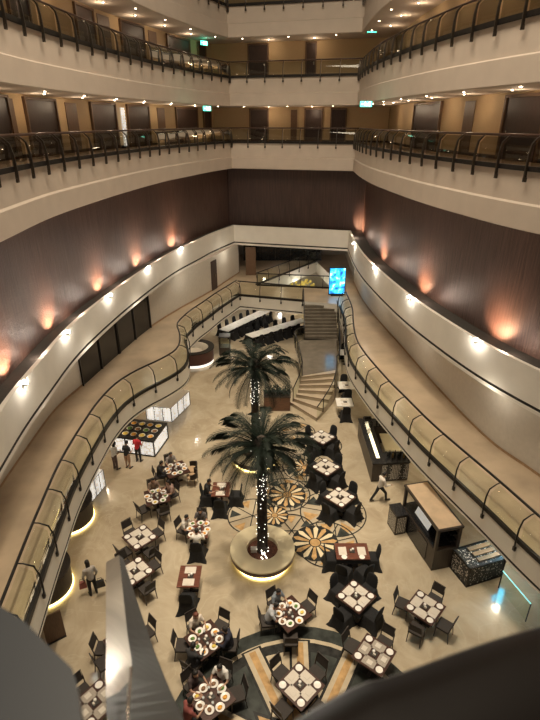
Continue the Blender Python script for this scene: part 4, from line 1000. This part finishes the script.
def setting(key, pxy, phrase, tlabel, kind, rot, chairs, style, ctype=None, half=None, mats=None):
    """chairs: list of (angle_deg, kit letter)"""
    c = at(pxy[0], pxy[1], .75); r = math.radians(rot)
    TB[kind].put((c.x, c.y, 0), r, tlabel)
    for ang, k in chairs:
        a = math.radians(ang); hf = half or .5
        if isinstance(hf, tuple): hf = hf[0 if abs(math.cos(a)) > .7 else 1]
        hh = hf + .22
        pos = (c.x + hh * math.cos(a), c.y + hh * math.sin(a), 0)
        SEATS[(key, ang)] = (Vector(pos), a)
        d = dirname(a)
        kit, nm, g = {'c': (CH, 'dark framed chair', 'dark open frame chairs'), 't': (CT, 'tan seated chair', 'tan seat chairs'), 'v': (CV, 'black covered chair', 'black covered chairs'), 'r': (CR, 'round backed tan chair', 'round backed chairs')}[k]
        kit.put(pos, a + PI/2, '%s %s of %s' % (nm, {'far': 'behind the far edge', 'near': 'before the near edge', 'left': 'at the left end', 'right': 'at the right end'}.get(d, 'at the ' + d), phrase), g)
    Z = .7475
    def pos(a, ra): return (c.x + ra * math.cos(a), c.y + ra * math.sin(a), Z)
    if style == 'set':
        for k in range(4):
            a = r + k * PI/2; (MT if mats != 'woven' else MD).put(pos(a, .30), a + PI/2, 'pale placemat on the %s edge of %s' % (dirname(a), phrase), 'placemats')
        for k in range(4):
            a = r + k * PI/2 + PI/4; PL.put(pos(a, .50), 0, 'small white plate at the %s corner of %s' % (dirname(a), phrase), 'side plates')
        CD.put((c.x, c.y, Z), r, 'dark centre caddy on %s' % phrase, 'table caddies')
    elif style == 'two':
        w = (half[1] if isinstance(half, tuple) else .45) * .55
        for s, d in ((1, PI/2), (-1, -PI/2)):
            MT.put((c.x, c.y + s * w, Z), 0 if s < 0 else PI, 'pale placemat on the %s half of %s' % (dirname(d), phrase), 'placemats')
        CD.put((c.x + .04, c.y, Z), r, 'dark centre caddy on %s' % phrase, 'table caddies')
    elif style == 'wide':
        for s, d in ((1, 0), (-1, PI)):
            MT.put((c.x + s * .36, c.y, Z), PI/2 * s, 'pale placemat on the %s half of %s' % (dirname(d), phrase), 'placemats')
            PL.put((c.x + s * .33, c.y - .30, Z), 0, 'small white plate at the near %s of %s' % (dirname(d), phrase), 'side plates')
        CD.put((c.x, c.y, Z), r, 'dark centre caddy on %s' % phrase, 'table caddies')
    elif style == 'meal':
        rnd = random.Random(key)
        for k in range(8):
            a = k * PI/4 + rnd.uniform(-.12, .12); rr = rnd.uniform(.33, .43)
            FP[rnd.randrange(4)].put(pos(a, rr), rnd.uniform(0, 6), 'plate of food at the %s of %s' % (dirname(k * PI/4), phrase), 'meal plates')
        for k in range(4):
            a = k * PI/2 + .35; GS.put(pos(a, .22), 0, 'drinking glass at the inner %s of %s' % (dirname(k * PI/2), phrase), 'drinking glasses')
        CD.put((c.x, c.y, Z), rnd.uniform(0, 1), 'dark centre caddy on %s' % phrase, 'table caddies')
Q = (45, 135, 225, 315)
setting('a', (140, 537), 'the empty diamond table on the left', 'empty dark square table set with white mats on the left of the lobby', 'sq', 45, [(q, 'c') for q in Q], 'set')
setting('b', (135, 571), 'the table by the steel post tip', 'dark square table with white mats partly behind the steel post tip', 'sq', 45, [(q, 'c') for q in Q], 'set')
setting('c', (425, 607), 'the lone set table on the right', 'dark square table with four dark chairs near the wooden handrail', 'sq', 47, [(47, 'c'), (150, 'c'), (237, 'c'), (320, 'c')], 'set')
setting('d', (356, 596), 'the black draped table right of the planter', 'black draped square table between four black covered chairs right of planter', 'cov', 45, [(q, 'v') for q in Q], 'set')
setting('e', (300, 685), 'the table on the dark floor pattern', 'dark square table with pale mats on the black and ochre floor pattern', 'sq', 45, [(q, 'c') for q in Q], 'set')
setting('f', (374, 654), 'the checkered table by the handrail', 'dark table with checkered pale mats just above the wooden handrail', 'sq', 52, [(52, 'c'), (142, 'c')], 'set', mats='woven')
setting('g', (340, 497), 'the nearest of three draped tables', 'nearest of three black draped tables in a row behind the planter', 'cov', 45, [(q, 'v') for q in Q], 'set')
setting('h', (326, 467), 'the middle of three draped tables', 'middle of three black draped tables in a row behind the planter', 'cov', 45, [(q, 'v') for q in Q], 'set')
setting('i', (322, 437), 'the farthest of three draped tables', 'farthest of three black draped tables in a row near the stairs', 'cov', 45, [(q, 'v') for q in Q], 'set')
setting('j', (95, 703), 'the table in the bottom left corner', 'dark square table with pale mats in the bottom left corner', 'sq', 50, [(140, 'c'), (50, 'c')], 'set', mats='woven')
setting('k', (125, 642), 'the table hidden behind the steel post', 'dark table mostly hidden behind the blurred steel post', 'sq', 40, [(180, 'c'), (220, 'c'), (45, 'c')], 'set')
setting('l', (189.5, 576), 'the small red wood table left of planter', 'small red wood table for two left of the planter', 'two', 0, [(-90, 'v')], 'two', half=(.4, .48))
setting('m', (199, 529), 'the table behind the white shirted waiter', 'small table in front of the person in a white shirt', 'two', 0, [(-90, 'v'), (90, 'c')], 'meal', half=(.4, .48))
setting('n', (221, 489), 'the red wood table left of palm trunk', 'small red wood table under the left fronds of the nearer palm', 'two', 0, [(-90, 'v'), (0, 'v'), (180, 'v')], 'two', half=(.42, .5))
setting('o', (352, 551), 'the wide table right of the planter', 'wide red wood table with black drape right of the planter', 'wide', 0, [(0, 'v'), (180, 'v'), (-60, 'v'), (-120, 'v')], 'wide', half=.55)
setting('p', (176, 469), 'the crowded table nearest the lit counter', 'crowded dark table nearest the lit white counter', 'sq', 30, [(-12, 'r'), (30, 'r'), (120, 'c'), (190, 'c')], 'meal', half=.55)
setting('q', (157, 496), 'the crowded table below the buffet', 'crowded dark table with two diners below the buffet island', 'sq', 20, [(115, 'c'), (40, 'c'), (225, 'c'), (300, 'c')], 'meal')
setting('r', (206, 639), 'the crowded table with the red haired diner', 'crowded dark table below the small red wood table', 'sq', 40, [(125, 'c'), (60, 'c'), (0, 'c'), (240, 'c'), (180, 'c')], 'meal', half=.52)
setting('s', (211, 697), 'the crowded table at the bottom edge', 'crowded dark table at the bottom edge left of centre', 'sq', 40, [(70, 'c'), (140, 'c'), (215, 'c'), (20, 'c')], 'meal', half=.52)
setting('t', (290, 613), 'the crowded table in front of the planter', 'crowded dark table directly in front of the glowing planter', 'sq', 38, [(128, 'c'), (38, 'c'), (185, 'c'), (270, 'c')], 'meal', half=.52)
setting('u', (346, 352), 'the farthest white table along the stairs', 'farthest white table in the column right of the stairs', 'white', 0, [(90, 'v'), (-70, 'v')], 'two', half=.5)
setting('v', (346, 385), 'the second white table along the stairs', 'second white table in the column right of the stairs', 'white', 0, [(90, 'v'), (-90, 'v')], 'two', half=.5)
setting('w', (344.5, 402), 'the nearest white table along the stairs', 'nearest white table in the column right of the stairs', 'white', 0, [(-90, 'v')], 'two', half=.5)
# long white tables at the rear
for (x, y, rz, lab, ph) in ((-2.0, 38.9, -.62, 'long white table running diagonally under the back bridge', 'long diagonal rear table'), (.6, 37.2, -.9, 'long white table in front of the diagonal one under the bridge', 'shorter looking rear table')):
    TB['long'].put((x, y, 0), rz, lab); u = Vector((-math.sin(rz), math.cos(rz))); n = Vector((u.y, -u.x))
    for k in range(6):
        for s, sd in ((1, 'right'), (-1, 'left')):
            q = Vector((x, y)) + u * (-2.3 + k * .92) + n * s * .62
            CV.put((q.x, q.y, 0), math.atan2(-n.y * s, -n.x * s) - PI/2, 'black covered chair %s of the %s, %s from near end' % (sd, ph, ordn[k]), 'rear covered chairs')
    for k in range(5):
        q = Vector((x, y)) + u * (-2.0 + k * 1.0); PL.put((q.x, q.y, .7475), 0, 'white plate on the %s, %s from near end' % (ph, ordn[k]), 'rear plates')

# ================================================================== PEOPLE
SK = mat('warm_skin', (.42, .25, .17), .6, noise_amt=.05); SKD = mat('brown_skin', (.22, .12, .08), .6, noise_amt=.05)
HB = mat('black_hair', (.012, .010, .009), .6); HR = mat('auburn_hair', (.16, .05, .03), .6); EYE_M = mat('eye_dark', (.02, .015, .012), .3); LIP = mat('lip', (.35, .12, .10), .6)
SHOE = mat('dark_shoe', (.02, .018, .016), .5)
def capsule(bm_list, a, b, r0, r1): bm_list.append((Vector(a), Vector(b), r0, r1))
def remeshed(segs, name, m, parent, voxel, extra=None, balls=()):
    mb = MB()
    for a, b, r0, r1 in segs:
        n = 4; mb.tube([a.lerp(b, k / n) for k in range(n + 1)], [r0 + (r1 - r0) * k / n for k in range(n + 1)], 10); mb.ball(a, r0, 10, 7); mb.ball(b, r1, 10, 7)
    for c, r in balls: mb.ball(c, r, 12, 9)
    o = mb.build('tmp', m); md = o.modifiers.new('r', 'REMESH'); md.mode = 'VOXEL'; md.voxel_size = voxel; md.use_smooth_shade = True
    s = o.modifiers.new('s', 'SMOOTH'); s.iterations = 4; s.factor = .5
    dg = bpy.context.evaluated_depsgraph_get(); me = bpy.data.meshes.new_from_object(o.evaluated_get(dg)); me.name = name
    bpy.data.objects.remove(o)
    if extra:
        bm = bmesh.new(); bm.from_mesh(me); nf = len(bm.faces)
        ex, mats = extra; base = len(me.materials)
        for x in mats: me.materials.append(x)
        vs = [bm.verts.new(v) for v in ex.v]
        for f, mi in zip(ex.f, ex.m):
            try: ff = bm.faces.new([vs[i] for i in f]); ff.material_index = mi; ff.smooth = True
            except ValueError: pass
        bm.to_mesh(me); bm.free()
    r = bpy.data.objects.new(name, me); COL.objects.link(r); r.parent = parent; return r
def person(loc, face, label, pose='stand', shirt=(.5, .5, .5), pants=(.03, .03, .035), skin=None, hair=None, long_hair=False, sleeves='short', shorts=False, s=1.0, lean=.12, arms=None, bag=False, collar=None):
    """face: heading angle of the chest (world); body built facing +y"""
    skin = skin or SK; hair = hair or HB
    t = thing('person', label, 'person', loc, face - PI/2)
    V = Vector
    sit = pose == 'sit'
    hz = .56 if sit else .92
    ln = lean
    pel = V((0, 0, hz)); chest = V((0, math.sin(ln) * .42, hz + .42 * math.cos(ln))); neck = chest + V((0, .03 + ln * .1, .12)); head = neck + V((0, .04 + ln * .2, .155))
    J = {}
    for i, sx in ((0, -1), (1, 1)):
        sh = chest + V((sx * .18, 0, .03)); hip = pel + V((sx * .09, 0, -.02))
        if sit:
            kn = hip + V((sx * .06, .42, .0)); an = kn + V((sx * -.01, -.05, -.44)); toe = an + V((sx*.02, .16, -.03))
            el = sh + V((sx * .09, .14, -.23)); wr = el + V((-sx * .08, .25, .05))
            if arms == 'down': el = sh + V((sx*.06, .0, -.28)); wr = el + V((-sx*.04, .22, -.06))
        elif pose == 'walk':
            f = 1 if i else -1
            kn = hip + V((sx * .01, .22 * f + .05, -.39)); an = kn + V((0, .16 * f - .10, -.40)); toe = an + V((sx*.02, .17, -.04))
            if f < 0: toe = an + V((sx*.02, .15, -.08)); an.z += .03
            el = sh + V((sx * .07, -.10 * f, -.27)); wr = el + V((0, .12 if f < 0 else .02, -.21))
            if arms == 'carry' and i: el = sh + V((sx*.08, .06, -.26)); wr = el + V((.0, .26, -.02))
        else:
            kn = hip + V((sx * .02, .02, -.42)); an = kn + V((sx * .01, -.02, -.42)); toe = an + V((sx*.03, .17, -.05))
            el = sh + V((sx * .09, -.02, -.28)); wr = el + V((-sx * .02, .10, -.22))
            if arms == 'reach': wr = el + V((-sx*.06, .25, .04))
        J[i] = (sh, el, wr, hip, kn, an, toe)
    body = [(pel, chest, .125, .135), (chest, neck, .10, .055), (neck, head, .052, .06)]
    ex = MB()
    for i in (0, 1):
        sh, el, wr, hip, kn, an, toe = J[i]
        body += [(chest, sh, .10, .058), (sh, el, .050, .040), (el, wr, .038, .026), (hip, kn, .082, .055), (kn, an, .052, .036), (an, toe, .036, .028)]
        d = (wr - el).normalized(); sidev = V((1 if i else -1, 0, 0)); sd = (sidev - d * sidev.dot(d)).normalized(); nrm = d.cross(sd).normalized()
        if nrm.z > 0: nrm = -nrm
        palm = wr + d * .055; body.append((wr, palm, .028, .033))
        for q, (o, l) in enumerate(((-.027, .062), (-.009, .075), (.009, .070), (.026, .055))):
            b0 = palm + d * .02 + sd * o; b1 = b0 + d * l * .5 + nrm * .006; b2 = b1 + d * l * .42 + nrm * .022; ex.tube([b0, b1, b2], [.0095, .0088, .007], 6, 1)
        b0 = wr + d * .03 - sd * .028; ex.tube([b0, b0 + d * .03 - sd * .025, b0 + d * .062 - sd * .028 + nrm * .01], [.011, .010, .008], 6, 1)
    # face: eyes, nose, mouth, ears
    for sx in (-1, 1):
        ex.ball(head + V((sx * .033, .083, .015)), (.013, .008, .009), 8, 5, 2); ex.ball(head + V((sx * .082, 0, 0)), (.012, .02, .03), 8, 5, 1)
    ex.ball(head + V((0, .098, -.012)), (.013, .018, .02), 8, 5, 1); ex.ball(head + V((0, .086, -.052)), (.024, .008, .007), 8, 5, 3)
    remeshed(body, 'body', skin, t, .021, (ex, [skin, EYE_M, LIP]), balls=[(head, (.078, .093, .112))])
    # clothes
    sc_ = cloth_col('shirt_%02d%02d%02d' % tuple(int(c * 99) for c in shirt), shirt); pc = cloth_col('trouser_%02d%02d%02d' % tuple(int(c * 99) for c in pants), pants)
    top = [(pel + V((0, 0, .02)), chest, .148, .155), (chest, chest.lerp(neck, .45), .118, .085)]
    bot = [(pel, pel + V((0, 0, .06)), .142, .14)]
    for i in (0, 1):
        sh, el, wr, hip, kn, an, toe = J[i]
        top += [(chest, sh, .118, .074), (sh, sh.lerp(el, .62 if sleeves == 'short' else 1), .066, .058)]
        if sleeves == 'long': top.append((el, el.lerp(wr, .92), .055, .044))
        bot.append((hip, kn, .100, .074))
        if not shorts: bot.append((kn, kn.lerp(an, .95), .072, .058))
    remeshed(top, 'shirt', sc_, t, .026); remeshed(bot, 'trousers' if not shorts else 'shorts', pc, t, .026)
    for i in (0, 1):
        an, toe = J[i][5], J[i][6]; remeshed([(an + V((0, -.03, -.02)), toe + V((0, .03, .0)), .047, .04)], 'shoe', SHOE, t, .02)
    hb = MB(); hc = head + V((0, -.012, .022)); rows = []
    for a in range(7):
        th = PI * .62 * a / 6; z = math.cos(th); q = math.sin(th); rows.append([hc + V((.092*q*math.cos(b), .106*q*math.sin(b) - (.0 if math.sin(b) < .3 else .02 * a / 6), .112*z + (.05 * a / 6 if math.sin(b) > .35 else 0))) for b in [2*PI*k/16 for k in range(16)]])
    hb.grid(rows, 0, True)
    if long_hair: hb.grid([[hc + V((.085*math.cos(b) * w, -.06 + .055*math.sin(b) - dy, z)) for b in [2*PI*k/12 for k in range(12)]] for z, w, dy in ((.05, 1, 0), (-.1, 1.05, .01), (-.2, .9, .03), (-.27, .5, .035))], 0, True)
    hb.build('hair', hair, t, True)
    s *= .94 if sit else .88; t.scale = (s, s, s)
    return t
def seat(key, ang, label, dz=0, back=0, **kw):
    p, a = SEATS[(key, ang)]; q = p + Vector((math.cos(a), math.sin(a), 0)) * back
    return person((q.x, q.y, dz), a + PI, label, 'sit', **kw)
def P(x, y): q = at(x, y, 0); return (q.x, q.y, 0)
white = (.78, .74, .68)
person(P(139, 461.5), 1.3, 'standing person in red top at the buffet island', shirt=(.55, .03, .04), pants=(.03, .03, .035), arms='reach', sleeves='short')
person(P(128.5, 468), 1.2, 'standing person in black top and tan shorts at the buffet', shirt=(.02, .02, .022), pants=(.42, .25, .16), shorts=True, arms='reach')
person(P(116, 469), 1.0, 'standing person in white top leftmost at the buffet', shirt=(.7, .68, .65), pants=(.12, .08, .07), arms='reach', long_hair=True)
pb = person(P(94, 594), 2.2, 'standing person in pale top carrying bags near the left mezzanine', shirt=(.42, .38, .34), pants=(.02, .02, .022), sleeves='long', long_hair=True)
b = P(94, 594)
def bag(x, y, z, m, lab, sz):
    t = thing('handbag', lab, 'bag', (x, y, z)); mb = MB(); mb.box((0, 0, .14), (sz, .13, .27), .4, 0, .8); mb.build('body', m, t); mb = MB(); mb.tube([(-.09, -.03, .27), (-.06, -.02, .40), (.06, .02, .40), (.09, .03, .27)], .012, 6); mb.build('strap', M['chairframe'], t)
bag(b[0] + .33, b[1] - .05, .45, M['counter'], 'black bag hanging at the right of the person near the left mezzanine', .32)
bag(b[0] - .30, b[1] - .06, .40, cloth_col('rose_bag', (.35, .12, .10)), 'reddish bag hanging at the left of the person near the left mezzanine', .26)
person(P(379, 501), .35, 'waiter in white shirt and black trousers striding past the bar', 'walk', shirt=(.72, .66, .58), pants=(.015, .015, .017), arms='carry', sleeves='long', s=1.02)
seat('m', -90, 'person in white shirt seen from behind at small table', shirt=white, pants=(.02, .02, .02), sleeves='long', back=-.02)
seat('m', 90, 'person in dark patterned top facing the white shirted person', shirt=(.10, .09, .09), long_hair=True)
q, a = SEATS[('m', 90)]; person((q.x - .62, q.y - .45, 0), -.4, 'person in pale top at the left end of the small table', 'sit', shirt=(.6, .56, .5))
CH.put((q.x - .66, q.y - .43, 0), -.4 - PI/2, 'dark open frame chair holding the pale topped person at the small table', 'dark open frame chairs')
seat('n', 180, 'person in black at the red wood table left of palm trunk', shirt=(.02, .02, .022))
seat('p', 190, 'person in black jacket at the crowded table nearest lit counter', shirt=(.015, .015, .017), sleeves='long')
seat('p', 120, 'person in grey top behind the crowded table nearest lit counter', shirt=(.28, .25, .23))
seat('q', 115, 'person in brown top at far side of table below buffet', shirt=(.22, .15, .11), long_hair=True)
seat('q', 40, 'person in pinkish top at far right of table below buffet', shirt=(.36, .24, .20), long_hair=True)
seat('r', 125, 'auburn haired person in white blouse at crowded lower left table', shirt=(.66, .58, .50), hair=HR, long_hair=True)
seat('r', 0, 'person in dark navy at right side of crowded lower left table', shirt=(.02, .022, .04), sleeves='long')
seat('r', 240, 'person in dark charcoal seen from behind at crowded lower left table', shirt=(.03, .03, .032), sleeves='long')
seat('s', 70, 'person in white shirt with black hair at the bottom edge table', shirt=(.72, .70, .66), pants=(.05, .04, .04))
seat('s', 140, 'person in dark top at left of the bottom edge table', shirt=(.07, .05, .05), long_hair=True)
seat('s', 215, 'person in reddish top lowest at the bottom edge table', shirt=(.25, .07, .06))
seat('t', 128, 'person in blue grey shirt with back to the planter', shirt=(.20, .23, .26))
seat('t', 185, 'person in pale blue top leaning at left of planter table', shirt=(.42, .43, .45), lean=.35)
